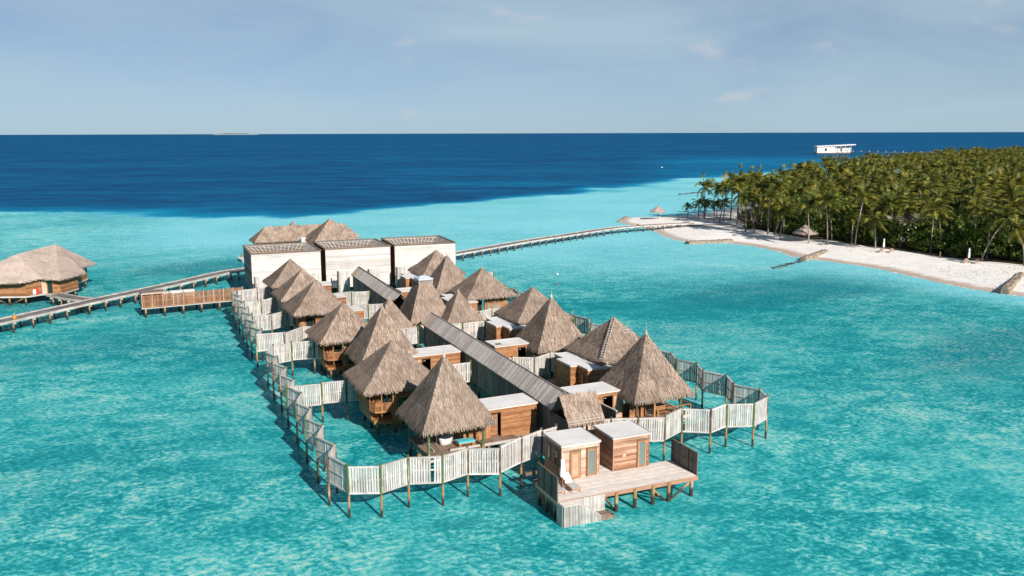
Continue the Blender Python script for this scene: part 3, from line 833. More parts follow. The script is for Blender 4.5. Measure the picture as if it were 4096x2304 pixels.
wide_hut('farthest wide thatched hut on the right, before the third white box', (-12.9, 148.1), 2, 0, za=8.5, simple=True, finial=.3)

# worn ridge of the batten-ladder hut and worn patches elsewhere
b = MB()
a0, a1 = Vector((-.05, -.05, 8.45)), Vector((-3.7, -3.7, 4.98))
for k in range(16):
    f = .1 + k * .058; q = a0.lerp(a1, f)
    b.beam(q + Vector((-.16, .16, .02)), q + Vector((.16, -.16, .02)), .05, .05)
for s in (-.1, .1): b.beam(a0 + Vector((s, -s, .03)), a0.lerp(a1, .92) + Vector((s, -s, .05)), .04, .05)
for k in range(4):
    yy = .8 + k*.26; b.beam((.18, -yy, 8.56 - yy*.97), (yy*.86, -yy, 8.56 - yy*.97), .04, .05)
b.obj('batten', 'edge', R2)

# small pyramids either side of the tower, and the tower itself
for lab, c, v in (('small thatched pyramid roof on the left of the capped tower', (-15.5, 108.6), 0), ('small thatched pyramid roof on the right of the capped tower', (-7.05, 113.6), 1)):
    t = thing('small_thatched_hut', lab, 'hut', (*c, 0), YAW, 'small thatched huts beside the tower')
    add_roof(t, 'small', 4.0, 7.55, v, v, .35); rafters(t, 4.9, 4.0, 7.5)
    clad_x(t, -2.0, 2.0, -2.0, 1.6, 4.05, 'new_boards', sep=False); clad_y(t, -2.0, 2.0, -2.0, 1.6, 4.05, 'new_boards')
    stilts(t, (-1.8, 1.8), (-1.8, 1.8), 1.6)
t = thing('thatched_tower', 'tall blunt thatched tower with pale blue cap amid the complex', 'tower', (-11.75, 114.6, 0), YAW)
f, e = pyramid_faces(5.7, 3.9, 8.55, 1.75)
o = bpy.data.objects.new('roof', thatch_mesh('tower_thatch', f, e, 'thatch', 52, 91)); link(o, t)
cap = MB(); cap.box(-1.02, 1.02, -1.02, 1.02, 8.98, 9.14); cap.poly([(-.95,-.95,9.15),(.95,-.95,9.15),(.35,.1,9.42),(-.35,.1,9.42)]); cap.poly([(.95,-.95,9.15),(.95,.95,9.15),(.35,.1,9.42)]); cap.poly([(.95,.95,9.15),(-.95,.95,9.15),(-.35,.1,9.42),(.35,.1,9.42)]); cap.poly([(-.95,.95,9.15),(-.95,-.95,9.15),(-.35,.1,9.42)])
cap.obj('cap', 'cap', t)
lat = MB()
for z in (8.6, 8.74, 8.88):
    for s in (-1, 1): lat.beam((-.95, s*.93, z), (.95, s*.93, z), .05, .05); lat.beam((s*.93, -.95, z), (s*.93, .95, z), .05, .05)
for k in range(5):
    x = -.9 + k*.45
    for s in (-1, 1): lat.beam((x, s*.96, 8.5), (x*.98, s*.9, 9.0), .05, .05); lat.beam((s*.96, x, 8.5), (s*.9, x, 9.0), .05, .05)
lat.obj('lattice', 'edge', t)
clad_x(t, -2.2, 2.2, -2.2, 1.6, 4.0, 'new_boards', sep=False); clad_y(t, -2.2, 2.2, -2.2, 1.6, 4.0, 'new_boards')
stilts(t, (-2, 2), (-2, 2), 1.6)

# rooms
flat_room('cedar room with open doorway, white roof, beside the pavilion with the teal daybed', (-3.0, 72.7), 5.65, 2.8, -1)
flat_room('cedar room with white roof behind the front pavilion\'s metal finial', (-10.85, 91.4), 5.6, 2.85, -1)
flat_room('cedar room with white roof and hanging lamp, just right of the thatched gate', (5.75, 76.85), 5.1, 2.8, 1)
FR3 = flat_room('cedar room with a dark vent lying on its white roof', (-1.89, 95.78), 4.95, 2.6, 1)
flat_room('small cedar room with white roof before the far tall pavilion', (-16.73, 130.71), 4.95, 2.6, 1, sep=False)
flat_room('cedar room end showing right of the louvred hut on the left', (-23.8, 115.3), 3.95, 2.8, -1, sep=False, lamp=False)
flat_room('cedar room end showing behind the third left hut\'s ridge', (-28.05, 125.35), 3.95, 2.6, -1, sep=False, lamp=False)
flat_room('cedar room end showing right of the hut next to the white boxes', (-32.35, 135.55), 3.95, 2.9, -1, sep=False, lamp=False)
l_room('L-shaped white roofed cedar room below the hut with the batten ladder', (7.69, 85.86), sep=True)
l_room('L-shaped white roofed cedar room behind the room with the roof vent', (-.28, 104.63))
l_room('L-shaped white roofed room between the small right pyramid and louvred hut', (-7.4, 121.2))
l_room('farthest L-shaped white roofed room, before the third white box', (-15.9, 141.5))
b = MB(); b.box(.35, .95, .3, .85, 4.41, 4.5); b.obj('roof_vent', 'dark_frame', FR3)

# --- the two front pavilions' decks and furniture
def deck_planks(parent, x0, x1, y0, y1, z, mat, w=0.15, along='x', th=0.05, name='plank'):
    if along == 'x':
        n = round((y1-y0)/w); h = (y1-y0)/n
        for k in range(n): piece(name, mat, parent, ((x0+x1)/2, y0+h*(k+.5), z - th/2 + random.uniform(-.004, .004)), (x1-x0, h-.012, th))
    else:
        n = round((x1-x0)/w); h = (x1-x0)/n
        for k in range(n): piece(name, mat, parent, (x0+h*(k+.5), (y0+y1)/2, z - th/2 + random.uniform(-.004, .004)), (h-.012, y1-y0, th))

deck_planks(L1, -.4, 6.1, -2.05, -.35, 1.73, 'brown_deck', .17, 'y'); deck_planks(L1, -1.7, -.4, -1.7, 1.2, 1.73, 'brown_deck', .17, 'y')
b = MB(); b.beam((-.45, -2.12, 1.66), (6.2, -2.12, 1.66), .10, .24); b.obj('deck_edge', 'edge', L1)
b = MB(); b.beam((-1.75, -1.75, 1.66), (-1.75, 1.2, 1.66), .1, .2); b.beam((-2.45, -2.4, 1.1), (-.6, -2.4, 1.1), .12, .2); b.beam((-2.45, -2.4, 1.1), (-2.45, .6, 1.1), .12, .2); b.obj('deck_beam', 'edge', L1)
clad_x(L1, 1.3, 3.4, -.9, 1.74, 4.0, 'cedar', sep=False); clad_x(L1, 3.45, 4.6, -.6, 1.74, 4.2, 'cedar', sep=False); clad_y(L1, -.9, 1.5, 1.3, 1.74, 4.0, 'cedar')
piece('corner_post', 'frame', L1, (1.63, -1.36, 2.85), (.17, .17, 2.3)); piece('corner_post', 'frame', L1, (3.38, -.96, 2.97), (.15, .12, 2.46))
for x, y in ((.2, -1.9), (1.6, -1.9), (3.2, -1.9), (4.9, -1.9)): pile(L1, x, y, -1.1, 1.6, .1, 'stilt')
pile(L1, -3.0, -1.55, -1.1, 1.55, .17, 'stump')
# bathtub
p0 = loc2((-5.74, 72.4), YAW, -.22, -.55)
t = thing('bathtub', 'white freestanding bathtub on the deck under the front thatched pavilion', 'bathtub', (*p0, 1.735), YAW + R(20))
def oval(prof, mat, name, par):
    b = MB(); n = 24; base = 0
    for r, z in prof:
        for j in range(n):
            a = 2*math.pi*j/n; lift = .10 * abs(math.cos(a)) ** 3 if z > .3 else 0
            b.v.append((.78*r*math.cos(a), .42*r*math.sin(a), z + lift))
    for k in range(len(prof)-1):
        for j in range(n): b.f.append((k*n+j, k*n+(j+1)%n, (k+1)*n+(j+1)%n, (k+1)*n+j))
    b.f.append(tuple(range((len(prof)-1)*n, len(prof)*n)))
    return b.obj(name, mat, par, smooth=True)
oval([(.72, 0), (.80, .05), (.95, .40), (1.02, .56), (.98, .58), (.90, .50), (.70, .16), (.5, .12)], 'white', 'tub_shell', t)
b = MB(); b.tube([(-.95, .1, 0), (-.95, .1, .8), (-.85, .08, .86), (-.72, .05, .82)], [.02]*4, 6); b.obj('tap', 'metal', t)
# daybed
p0 = loc2((-5.74, 72.4), YAW, 1.15, -1.62)
t = thing('daybed', 'low wooden daybed with teal cushion beside the white bathtub', 'daybed', (*p0, 1.735), YAW)
piece('frame', 'frame', t, (0, 0, .27), (1.5, .78, .10)); piece('cushion', 'teal', t, (0, 0, .40), (1.52, .80, .15))
for x in (-.6, .6):
    for y in (-.28, .28): piece('leg', 'frame', t, (x, y, .11), (.2, .16, .22))

# right pavilion deck
deck_planks(R1, -2.4, 3.4, -2.7, 2.6, 1.73, 'brown_deck', .17, 'x')
b = MB(); b.beam((-2.4, -2.78, 1.64), (3.5, -2.78, 1.64), .10, .26); b.beam((3.48, -2.7, 1.64), (3.48, 2.6, 1.64), .1, .26); b.obj('deck_edge', 'edge', R1)
clad_x(R1, -2.4, -.6, -1.2, 1.74, 4.0, 'cedar', sep=False); clad_y(R1, -1.2, 2.4, -.6, 1.74, 4.0, 'cedar', side=1)
rl = MB()
rl.beam((-.35, -2.72, 2.75), (3.42, -2.72, 2.75), .10, .07); rl.beam((3.42, -2.72, 2.75), (3.42, -1.3, 2.75), .1, .07)
rail = rl.obj('handrail', 'frame', R1)
for x in (-.3, 1.6, 3.4): piece('rail_post', 'frame', R1, (x, -2.72, 2.24), (.11, .11, 1.02))
piece('wall_post', 'frame', R1, (-.6, -2.6, 2.9), (.16, .16, 2.3)); piece('wall_post', 'frame', R1, (-1.3, -1.5, 2.9), (.14, .14, 2.3))
for x in (-1.0, 1.2, 3.2): pile(R1, x, -2.5, -1.1, 1.55, .11, 'stilt')
p0 = loc2((12.6, 80.6), YAW, .8, -1.9)
t = thing('wooden_chair', 'low wooden lounge seat behind the railing of the front right pavilion', 'chair', (*p0, 1.735), YAW)
for k in range(6): piece('slat', 'frame', t, (-.5 + k*.2, 0, .38), (.16, .62, .04))
for x in (-.55, .55):
    for y in (-.28, .28): piece('leg', 'frame', t, (x, y, .18), (.07, .07, .36))
for k in range(3): piece('back_slat', 'frame', t, (0, .34, .52 + k*.14), (1.15, .04, .09), (R(-12), 0, 0))

# ------------------------------------------------------------------ white walled boxes
def white_box(label, FL, FRr, depth, zt=8.0, zb=1.0, flank='cedar_old'):
    yaw = math.atan2(FRr[1]-FL[1], FRr[0]-FL[0]); W = math.hypot(FRr[1]-FL[1], FRr[0]-FL[0]); D = depth
    t = thing('white_walled_court', label, 'building', (FL[0], FL[1], 0), yaw, 'white boarded boxes')
    th = .25; core = MB()
    core.box(0, W, 0, th, zb, zt); core.box(0, W, D-th, D, zb, zt); core.box(0, th, th+.001, D-th-.001, zb, zt); core.box(W-th, W, th+.001, D-th-.001, zb, zt)
    core.obj('wall', 'grey_wood', t)
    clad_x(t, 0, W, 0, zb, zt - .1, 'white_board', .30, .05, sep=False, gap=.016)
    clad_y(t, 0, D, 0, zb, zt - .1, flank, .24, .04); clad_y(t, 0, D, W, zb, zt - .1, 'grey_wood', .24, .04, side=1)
    rim = MB()
    for a, b_ in (((-.06, -.06), (W+.06, -.06)), ((W+.06, -.06), (W+.06, D+.06)), ((W+.06, D+.06), (-.06, D+.06)), ((-.06, D+.06), (-.06, -.06))):
        rim.beam((*a, zt), (*b_, zt), .30, .16)
    rim.obj('coping', 'dark_frame', t)
    # thatch lining that slopes inward and down from the rim, its top courses worn to the battens
    i = th + .02; s = 2.6; zl = zt - 2.6
    o_ = [(i, i, zt-.1), (W-i, i, zt-.1), (W-i, D-i, zt-.1), (i, D-i, zt-.1)]
    n_ = [(i+s, i+s, zl), (W-i-s, i+s, zl), (W-i-s, D-i-s, zl), (i+s, D-i-s, zl)]
    up = lambda a, b_, k: tuple(a[q] + (b_[q]-a[q])*k for q in range(3))
    faces = []
    for k in range(4):
        a, b2, c, d = o_[k], o_[(k+1)%4], n_[(k+1)%4], n_[k]
        faces.append([up(a, d, .40), up(b2, c, .40), c, d])
    ln = bpy.data.objects.new('lining', thatch_mesh('lining_thatch', faces, [], 'thatch', 30, int(W*100) % 97, lift=.04)); link(ln, t)
    bk = MB()
    for k in range(4):
        a, b2, c, d = o_[k], o_[(k+1)%4], n_[(k+1)%4], n_[k]
        bk.poly([(q[0], q[1], q[2]-.12) for q in (a, b2, up(b2, c, .46), up(a, d, .46))])
    bk.obj('batten_gap_shade', 'dark', ln)  # added dark sheet paints the shade of the gaps behind the battens
    bt = MB()
    for k in range(4):
        a, b2, c, d = o_[k], o_[(k+1)%4], n_[(k+1)%4], n_[k]
        for q in (.06, .15, .24, .33): bt.beam(up(a, d, q), up(b2, c, q), .10, .09)
        nn = 14
        for q in range(nn + 1):
            f_ = q / nn; p_ = up(a, b2, f_); r_ = up(d, c, f_); bt.beam(p_, up(p_, r_, .40), .10, .08)
    bt.obj('batten', 'edge', ln)
    b_ = MB(); b_.box(th, W-th, th, D-th, zb, zb + .2); b_.obj('floor', 'brown_deck', t)
    stilts(t, (.4, W/3, 2*W/3, W-.4), (.3, D/2, D-.3), zb, r=.16)
    return t
white_box('leftmost white boarded box with open thatched top, behind the left huts', (-44.05, 146.6), (-33.32, 151.05), 12.1, flank='grey_wood')  # grey flank: same boards as the front, shade put into their colour
white_box('middle white boarded box with open thatched top, behind the far covered walk', (-32.75, 152.5), (-22.0, 156.9), 11.6)
white_box('rightmost white boarded box with open thatched top, beside the long jetty', (-21.23, 157.45), (-10.5, 161.3), 11.8)

def plank_screen(label, a, b_, z0=1.2, z1=4.5):
    yaw = math.atan2(b_[1]-a[1], b_[0]-a[0]); W = math.hypot(b_[0]-a[0], b_[1]-a[1])
    t = thing('plank_screen', label, 'screen', (a[0], a[1], 0), yaw, 'upright plank screens before the white boxes')
    n = round(W/.2)
    for k in range(n): piece('plank', 'fence', t, (W*(k+.5)/n, 0, (z0+z1)/2 + random.uniform(-.05, .05)), (W/n-.025, .05, z1-z0))
    bb = MB(); bb.beam((0, .06, z0+.3), (W, .06, z0+.3), .06, .12); bb.beam((0, .06, z1-.3), (W, .06, z1-.3), .06, .12); bb.box(-.16, -.03, -.05, .9, z0, z1); bb.obj('frame', 'grey_wood', t)
    for x in (.1, W-.1): pile(t, x, .15, -1.1, z1-.2, .09, 'post')
plank_screen('pale plank screen at the corner of the leftmost white box', (-42.69, 143.9), (-40.0, 145.1), 1.0, 4.5)
plank_screen('short pale plank screen before the gap of left and middle boxes', (-34.6, 147.2), (-32.9, 147.9), 1.2, 4.5)
plank_screen('tall plank screen on the left of the far covered walk', (-29.9, 149.5), (-28.16, 150.25), .8, 4.5)
plank_screen('tall plank screen on the right of the far covered walk', (-25.0, 151.9), (-23.35, 152.6), .8, 4.5)
plank_screen('tall plank screen before the rightmost white box', (-20.29, 153.95), (-18.0, 154.9), .8, 4.5)

# ------------------------------------------------------------------ covered walks
def covered_walk(label, A, B, sep, mat_new=0.0, zE=4.3, zR=5.6, zf=1.5, wdt=1.22):
    """gabled board tunnel on piles; A far end and B near end of the left eave line"""
    yaw = math.atan2(B[1]-A[1], B[0]-A[0]); L = math.hypot(B[0]-A[0], B[1]-A[1])
    t = thing('covered_walk', label, 'walkway', (A[0], A[1], 0), yaw)
    # local x runs from far to near, local -y... the side away from the left eave is +y or -y: ridge lies on the complex's right
    rx = Vector((math.cos(yaw), math.sin(yaw))); nx = Vector((-rx.y, rx.x)); s = 1 if nx.x > 0 else -1
    yr = s * wdt; ang = math.atan2(zR - zE, wdt); sl = math.hypot(wdt, zR - zE)
    n = round(L / .2); w = L / n
    if sep:
        for k in range(n):
            mt = 'new_boards' if k * w < mat_new and random.random() < .85 else 'roof_boards'
            piece('roof_plank', mt, t, (w*(k+.5), yr/2 - s*.04, (zE+zR)/2 + .03 + random.uniform(0, .012)), (w - .012, sl + .12 + random.uniform(-.05, .06), .035), (s*ang, 0, 0))
        for k in range(n):
            piece('wall_plank', 'grey_wood', t, (w*(k+.5), s*.16 + random.uniform(0, .01), (zf - .1 + zE)/2 + .02), (w - .014, .035, zE - zf + .12 + random.uniform(0, .04)))
    else:
        rb, rn, wb = MB(), MB(), MB()
        for k in range(n):
            q = rn if k * w < mat_new else rb
            j = random.uniform(0, .02)
            q.beam((w*(k+.5), -s*.08, zE - .06 + j), (w*(k+.5), yr, zR + .02 + j), w - .012, .035)
            wb.box(w*k + .007, w*(k+1) - .007, *sorted((s*.14, s*.18)), zf - .1, zE)
        rb.obj('roof_planks', 'roof_boards', t, stuff=True); rn.obj('roof_planks', 'new_boards', t, stuff=True); wb.obj('wall_planks', 'grey_wood', t, stuff=True)
    b2 = MB(); c = MB()
    for k in range(n):
        b2.beam((w*(k+.5), yr + s*.02, zR), (w*(k+.5), 2*yr + s*.1, zE - .05), w - .012, .035)
        c.box(w*k + .007, w*(k+1) - .007, *sorted((2*yr - s*.14, 2*yr - s*.18)), zf - .1, zE)
    b2.obj('far_roof_planks', 'roof_boards', t, stuff=True); c.obj('far_wall_planks', 'grey_wood', t, stuff=True)
    g = MB(); g.beam((-.05, yr, zR + .05), (L + .05, yr, zR + .05), .16, .06); g.obj('ridge_board', 'grey_wood', t)
    g = MB(); g.box(0.05, L-.05, *sorted((s*.2, 2*yr - s*.2)), zf - .18, zf); g.obj('floor', 'brown_deck', t)
    g = MB(); g.beam((.05, -s*.06, zE - .06), (L, -s*.06, zE - .06), .06, .14); g.beam((.03, -s*.1, zE), (.03, yr, zR), .08, .16); g.obj('barge_board', 'grey_wood', t)
    k = 0.6
    while k < L:
        pile(t, k, s*.3, -1.1, zf - .1, .12); pile(t, k, 2*yr - s*.3, -1.1, zf - .1, .12); k += 3.1
    return t
covered_walk('long covered board walk from the thatched gate to the tower', (-11.31, 108.1), (3.55, 73.1), True, 2.2)
covered_walk('far covered board walk from the tower to the middle white box', (-27.28, 147.3), (-16.9, 121.6), False, 2.0, zf=1.6)

# thatched entrance gate at the walk's near end
t = thing('thatched_gate', 'small gabled thatched gate at the near end of the covered walk', 'gate', (5.55, 71.9, 0), YAW)
gx, zr, ze_, dy = 1.78, 6.15, 4.1, 1.62
faces = [[(-gx, -dy, ze_), (gx, -dy, ze_), (gx, 0, zr), (-gx, 0, zr)], [(gx, dy, ze_), (-gx, dy, ze_), (-gx, 0, zr), (gx, 0, zr)]]
o = bpy.data.objects.new('roof', thatch_mesh('gate_thatch', faces, [((-gx, -dy, ze_), (gx, -dy, ze_)), ((-gx, dy, ze_), (gx, dy, ze_))], 'thatch', 60, 5)); link(o, t)
b = MB()
for k in range(9): b.beam((-1.55 + k*.38, -dy - .12, ze_ - .02), (-1.55 + k*.38, -dy + .35, ze_ + .52), .04, .04)
for k in range(3): b.beam((-gx, -dy - .1 + k*.16, ze_ + k*.19), (gx*.9, -dy - .1 + k*.16, ze_ + k*.19), .04, .04)
b.obj('batten', 'edge', o)
b = MB(); b.beam((-gx, -dy, ze_ - .08), (gx, -dy, ze_ - .08), .1, .12); b.beam((-gx, 0, zr - .14), (gx, 0, zr - .14), .1, .12); b.obj('eave_beam', 'frame', t)
for x in (-1.4, -.1, .35, 1.4): piece('gate_post', 'new_boards', t, (x, -1.35, 2.8), (.22, .2, 2.6))
piece('side_wall', 'grey_wood', t, (-1.46, .15, 2.8), (.08, 2.7, 2.8)); piece('side_wall', 'grey_wood', t, (1.46, .15, 2.8), (.08, 2.7, 2.8)); piece('front_panel', 'grey_wood', t, (.87, -1.27, 2.75), (.85, .05, 2.5))
b = MB(); b.box(-1.6, 1.7, -2.2, 1.6, 1.3, 1.5); b.obj('floor', 'brown_deck', t)
b = MB(); b.box(-1.42, 1.42, .9, 1.0, 1.5, 4.4); b.obj('inner_wall', 'dark', t)
for x in (-1.3, 1.3):
    for y in (-1.6, 1.2): pile(t, x, y, -1.1, 1.4, .12)

# ------------------------------------------------------------------ zigzag fences
FT, FB = 4.02, 1.86
def fence(label, pts, sep, posts=None, group='pale slatted fences round the spa', zt=FT, zb=FB, first=True, last=True):
    o = pts[0]
    t = thing('slatted_fence', label, 'fence', (o[0], o[1], 0), 0, group)
    for k, p in enumerate(pts):
        if (k == 0 and not first) or (k == len(pts)-1 and not last): continue
        pile(t, p[0]-o[0], p[1]-o[1], -1.1, zt + random.uniform(.10, .2), .10, 'post')
    for a, b_ in zip(pts[:-1], pts[1:]):
        L = math.hypot(b_[0]-a[0], b_[1]-a[1]); an = math.atan2(b_[1]-a[1], b_[0]-a[0])
        dz = random.uniform(-.05, .05)
        m = MB()
        m.box(.06, L-.06, -.07, .07, zt - .11, zt); m.box(.06, L-.06, -.05, .05, zb, zb + .13); m.box(.08, L-.08, .015, .05, (zt+zb)/2 - .06, (zt+zb)/2 + .06)
        pn = m.obj('panel', 'fence', t, (a[0]-o[0], a[1]-o[1], dz)); pn.rotation_euler = (random.uniform(-.025, .025), random.uniform(-.012, .012), an)
        n = max(3, round((L - .16) / .195)); w = (L - .16) / n
        if sep:
            for k in range(n):
                if random.random() < .012: continue
                piece('slat', 'fence', pn, (.08 + w*(k+.5) + random.uniform(-.008, .008), random.choice((-.022, -.03, .0)), (zt+zb)/2 + .01), (w - random.uniform(.04, .065), .03, zt - zb - .22), (0, random.uniform(-.008, .008), 0))
        else:
            s_ = MB()
            for k in range(n):
                x = .08 + w*(k+.5); h = w/2 - random.uniform(.02, .033); y = random.choice((-.022, -.03, .0))
                s_.box(x-h, x+h, y-.015, y+.015, zb + .12, zt - .1)
            s_.obj('slats', 'fence', pn, stuff=True)
    return t

fence('front zigzag fence from the left corner to the sun deck', [(-12.06,60.83),(-9.68,60.92),(-7.86,62.6),(-5.31,62.95),(-3.49,64.6),(-.98,64.7),(.69,66.85),(2.36,68.65),(3.62,69.75)], True)
fence('front zigzag fence from the sun deck to the right corner', [(6.86,71.1),(8.4,71.5),(10.7,71.6),(13.07,71.9),(15.0,74.2),(17.45,73.8),(19.25,75.45),(21.72,75.58),(23.5,77.65)], True, first=False)
fence('left zigzag fence leading back from the front corner', [(-12.06,60.83),(-13.97,62.95),(-13.88,65.39),(-15.78,67.4),(-15.8,69.93),(-17.72,71.9),(-17.87,74.69),(-19.66,76.52),(-19.81,79.23),(-21.75,81.44),(-21.62,83.75),(-23.44,85.6),(-23.52,88.2),(-25.45,90.1),(-25.62,92.87),(-27.35,94.8),(-27.45,97.7)], True, first=False)
fence('far left zigzag fence towards the brown reed fence', [(-31.06,103.6),(-31.09,106.15),(-33.08,108.23),(-33.13,110.78),(-35.16,113.1),(-35.02,115.5),(-36.9,117.3),(-36.93,120.21),(-38.96,122.2),(-38.86,124.73),(-40.88,126.7),(-40.72,129.26),(-42.73,131.35),(-42.7,133.9)], False)
fence('right zigzag fence in shade, leading back from the right corner', [(23.5,77.65),(23.47,80.1),(21.45,81.9),(21.47,84.77),(19.52,86.6),(19.48,89.41),(17.66,91.1),(17.6,93.95),(15.7,95.9),(15.6,98.6)], True, first=False)
fence('shaded fence corner behind the hut with the batten ladder', [(12.2,107.6),(10.07,109.26),(10.1,112.2),(8.27,114.3),(8.2,117.2)], False)
fence('shaded fence corner right of the louvred hut on the right', [(2.2,130.8),(.76,132.1),(.6,135.0),(-.9,136.2),(-1.0,139)], False)
fence('cross fence below the last left hut, by the reed fence', [(-42.6,133.6),(-40.1,135.5),(-38.3,137.4),(-36.6,136.4)], False, first=False)
fence('cross fence before the second hut from the white boxes', [(-38.75,124.5),(-36.6,125.4),(-35.2,128.4),(-33.05,127.2)], False, first=False)
fence('cross fence left of the louvred hut', [(-34.95,115.4),(-32.5,115.8),(-30.95,118.5),(-29.0,117.6)], False, first=False)
fence('upper of two cross fences left of the second balconied hut', [(-31.06,103.6),(-27.9,104.6),(-26.6,108.0),(-24.6,107.9)], False, first=False)
fence('lower of two cross fences left of the second balconied hut', [(-27.45,97.7),(-25.72,99.4),(-23.3,100.25),(-22.3,100.3)], False, first=False)
fence('cross fence left of the nearest balconied hut', [(-21.7,81.4),(-18.63,82.55),(-16.36,83.3),(-14.3,84.2)], True, first=False)
fence('inner fence before the room with the roof vent', [(-1.6,92.0),(-.04,92.3),(2.4,92.2),(4.2,94.25),(5.2,94.1)], True)
fence('inner fence right of the small right pyramid', [(-7.95,109.2),(-6.35,109.8),(-3.61,111.0),(-2.6,111.2)], False)
fence('inner fence below the louvred hut on the right', [(-5.0,117.0),(-4.51,117.5),(-2.8,119.4),(-.8,119.6)], False)
fence('short inner fence right of the front pavilion\'s peak', [(-6.4,89.4),(-4.45,90.4)], True)
fence('short inner fence beneath the capped tower', [(-14.2,106.2),(-11.8,107.3)], False)
fence('inner fence left of the far covered walk, nearer the boxes', [(-26.8,131.5),(-24.7,132.5),(-22.0,133.1)], False)
fence('inner fence left of the far covered walk, nearer the tower', [(-22.7,122.0),(-20.5,122.6),(-18.2,123.0)], False)
fence('low pale fence right of the far tall pavilion', [(-6.5,150.0),(-3.2,151.6)], False)

# shaded partition right of the gate
t = thing('board_partition', 'shaded board partition with pale capping right of the thatched gate', 'partition', (7.35, 77.2, 0), R(-62))
for k in range(19): piece('plank', 'grey_wood', t, (.2*k + .1, 0, 2.75), (.186, .05, 2.3))
piece('capping', 'edge', t, (1.9, 0, 3.94), (3.9, .16, .09)); 
for x in (.3, 3.5): pile(t, x, .1, -1.1, 3.6, .09, 'post')

# ------------------------------------------------------------------ front sun deck
DK = R(23.0); DO = (3.25, 59.95)
deck = thing('sun_deck', 'pale plank sun deck with steps into the water, front of the complex', 'deck', (*DO, 0), DK)
deck_planks(deck, 0.06, 12.1, 0.05, 3.75, 1.62, 'deck', .165, 'x')
deck_planks(deck, 1.9, 9.9, 3.76, 6.7, 1.62, 'deck', .165, 'x')
b = MB(); b.beam((-.02, 0, 1.45), (12.2, 0, 1.45), .08, .30); b.beam((12.16, 0, 1.45), (12.16, 3.8, 1.45), .08, .3); b.beam((0, 0, 1.45), (0, 3.8, 1.45), .08, .3); b.obj('fascia', 'bleached', deck)
b = MB()
for y in (.4, 1.7, 3.0, 4.6, 6.2): b.beam((.2, y, 1.38), (9.9 if y > 4 else 12.0, y, 1.38), .12, .26)
b.obj('joist', 'dark_frame', deck)
for x in (4.9, 6.5, 8.1, 9.5, 11.7):
    pile(deck, x, -.03 if x != 11.7 else .15, -1.1, 1.5, .15)
    pile(deck, x, 3.2, -1.1, 1.3, .14)
for x in (2.4, 4.9, 7.0, 9.5): pile(deck, x, 6.2, -1.1, 1.3, .14)
for y in (.6, 2.0, 3.3): pile(deck, .1, y, -1.1, 1.3, .14)
for a, c in (((8.15, .1, 1.15), (9.45, .15, -.1)), ((11.6, .2, 1.15), (9.55, .15, -.1)), ((4.2, .9, 1.2), (4.85, .1, .0)), ((8.2, 1.0, 1.2), (9.4, .9, 0)), ((.05, 3.2, .9), (.05, .1, .0))):
    b = MB(); b.tube([a, c], [.09, .09], 7); b.obj('brace', 'post', deck)
# privacy screens
for lab, x, y0, y1, zb in (('left', 0.0, 0.0, 3.42, 1.0), ('right', 12.2, .2, 3.75, 1.5)):
    f = MB(); f.beam((x, y0, zb), (x, y0, 3.44), .07, .09); f.beam((x, y1, zb), (x, y1, 3.44), .07, .09); f.beam((x, y0, 3.42), (x, y1, 3.42), .09, .07); f.beam((x, y0, (zb+3.4)/2), (x, y1, (zb+3.4)/2), .06, .06)
    for k in (1, 2): f.beam((x-.03, y0+(y1-y0)*k/3, zb), (x-.03, y0+(y1-y0)*k/3, 3.4), .05, .06)
    so = f.obj('privacy_screen', 'dark_frame', deck)
    n = 22
    for k in range(n): piece('slat', 'screen', so, (x + .03, y0 + (y1-y0)*(k+.5)/n, (zb+3.38)/2), (.03, (y1-y0)/n - .012, 3.36 - zb))
# steps
deck_planks(deck, .05, 1.45, -.95, -.02, 1.58, 'deck', .155, 'x')
for k in range(6):
    z = 1.58 - .2*(k+1); piece('tread', 'white_board', deck, (1.45 + .28*(k+.5), -.49, z - .03), (.30, .9, .06)); piece('riser', 'white_board', deck, (1.45 + .28*k + .01, -.49, z + .06), (.03, .9, .17))
deck_planks(deck, 3.12, 4.25, -.97, -.03, .26, 'brown_deck', .14, 'x')
n = 26
for k in range(n):
    x = .02 + 3.1*(k+.5)/n; top = 1.56 if x < 1.45 else 1.56 - (x - 1.45)/.28*.2 - .02
    piece('skirt_slat', 'fence', deck, (x, -.99, (top - .12)/2), (3.1/n - .04, .03, top + .12))
for k in range(10): piece('skirt_slat', 'brown_deck', deck, (3.14 + .112*k + .05, -1.0, .06), (.095, .03, .42))
for k in range(8): piece('skirt_slat', 'fence', deck, (-.03, -.93 + .118*(k+.5), .74), (.03, .10, 1.66))
for k in range(22): piece('wall_slat', 'fence', deck, (1.3 + 2.62*(k+.5)/22, -.06, .94), (2.62/22 - .02, .03, 1.28))
bk = MB(); bk.poly([(.06, -.93, -.1), (3.05, -.93, -.1), (3.05, -.93, .34), (1.45, -.93, 1.46), (.06, -.93, 1.5)]); bk.poly([(1.3, -.02, .3), (3.9, -.02, .3), (3.9, -.02, 1.5), (1.3, -.02, 1.5)]); bk.obj('skirt_gap_shade', 'dark_frame', deck)  # added dark sheets stand in for the shade behind skirt and wall slats
for x, y in ((.1, -.85), (3.0, -.85), (4.1, -.85), (4.1, -.1)): pile(deck, x, y, -1.1, .3, .1)

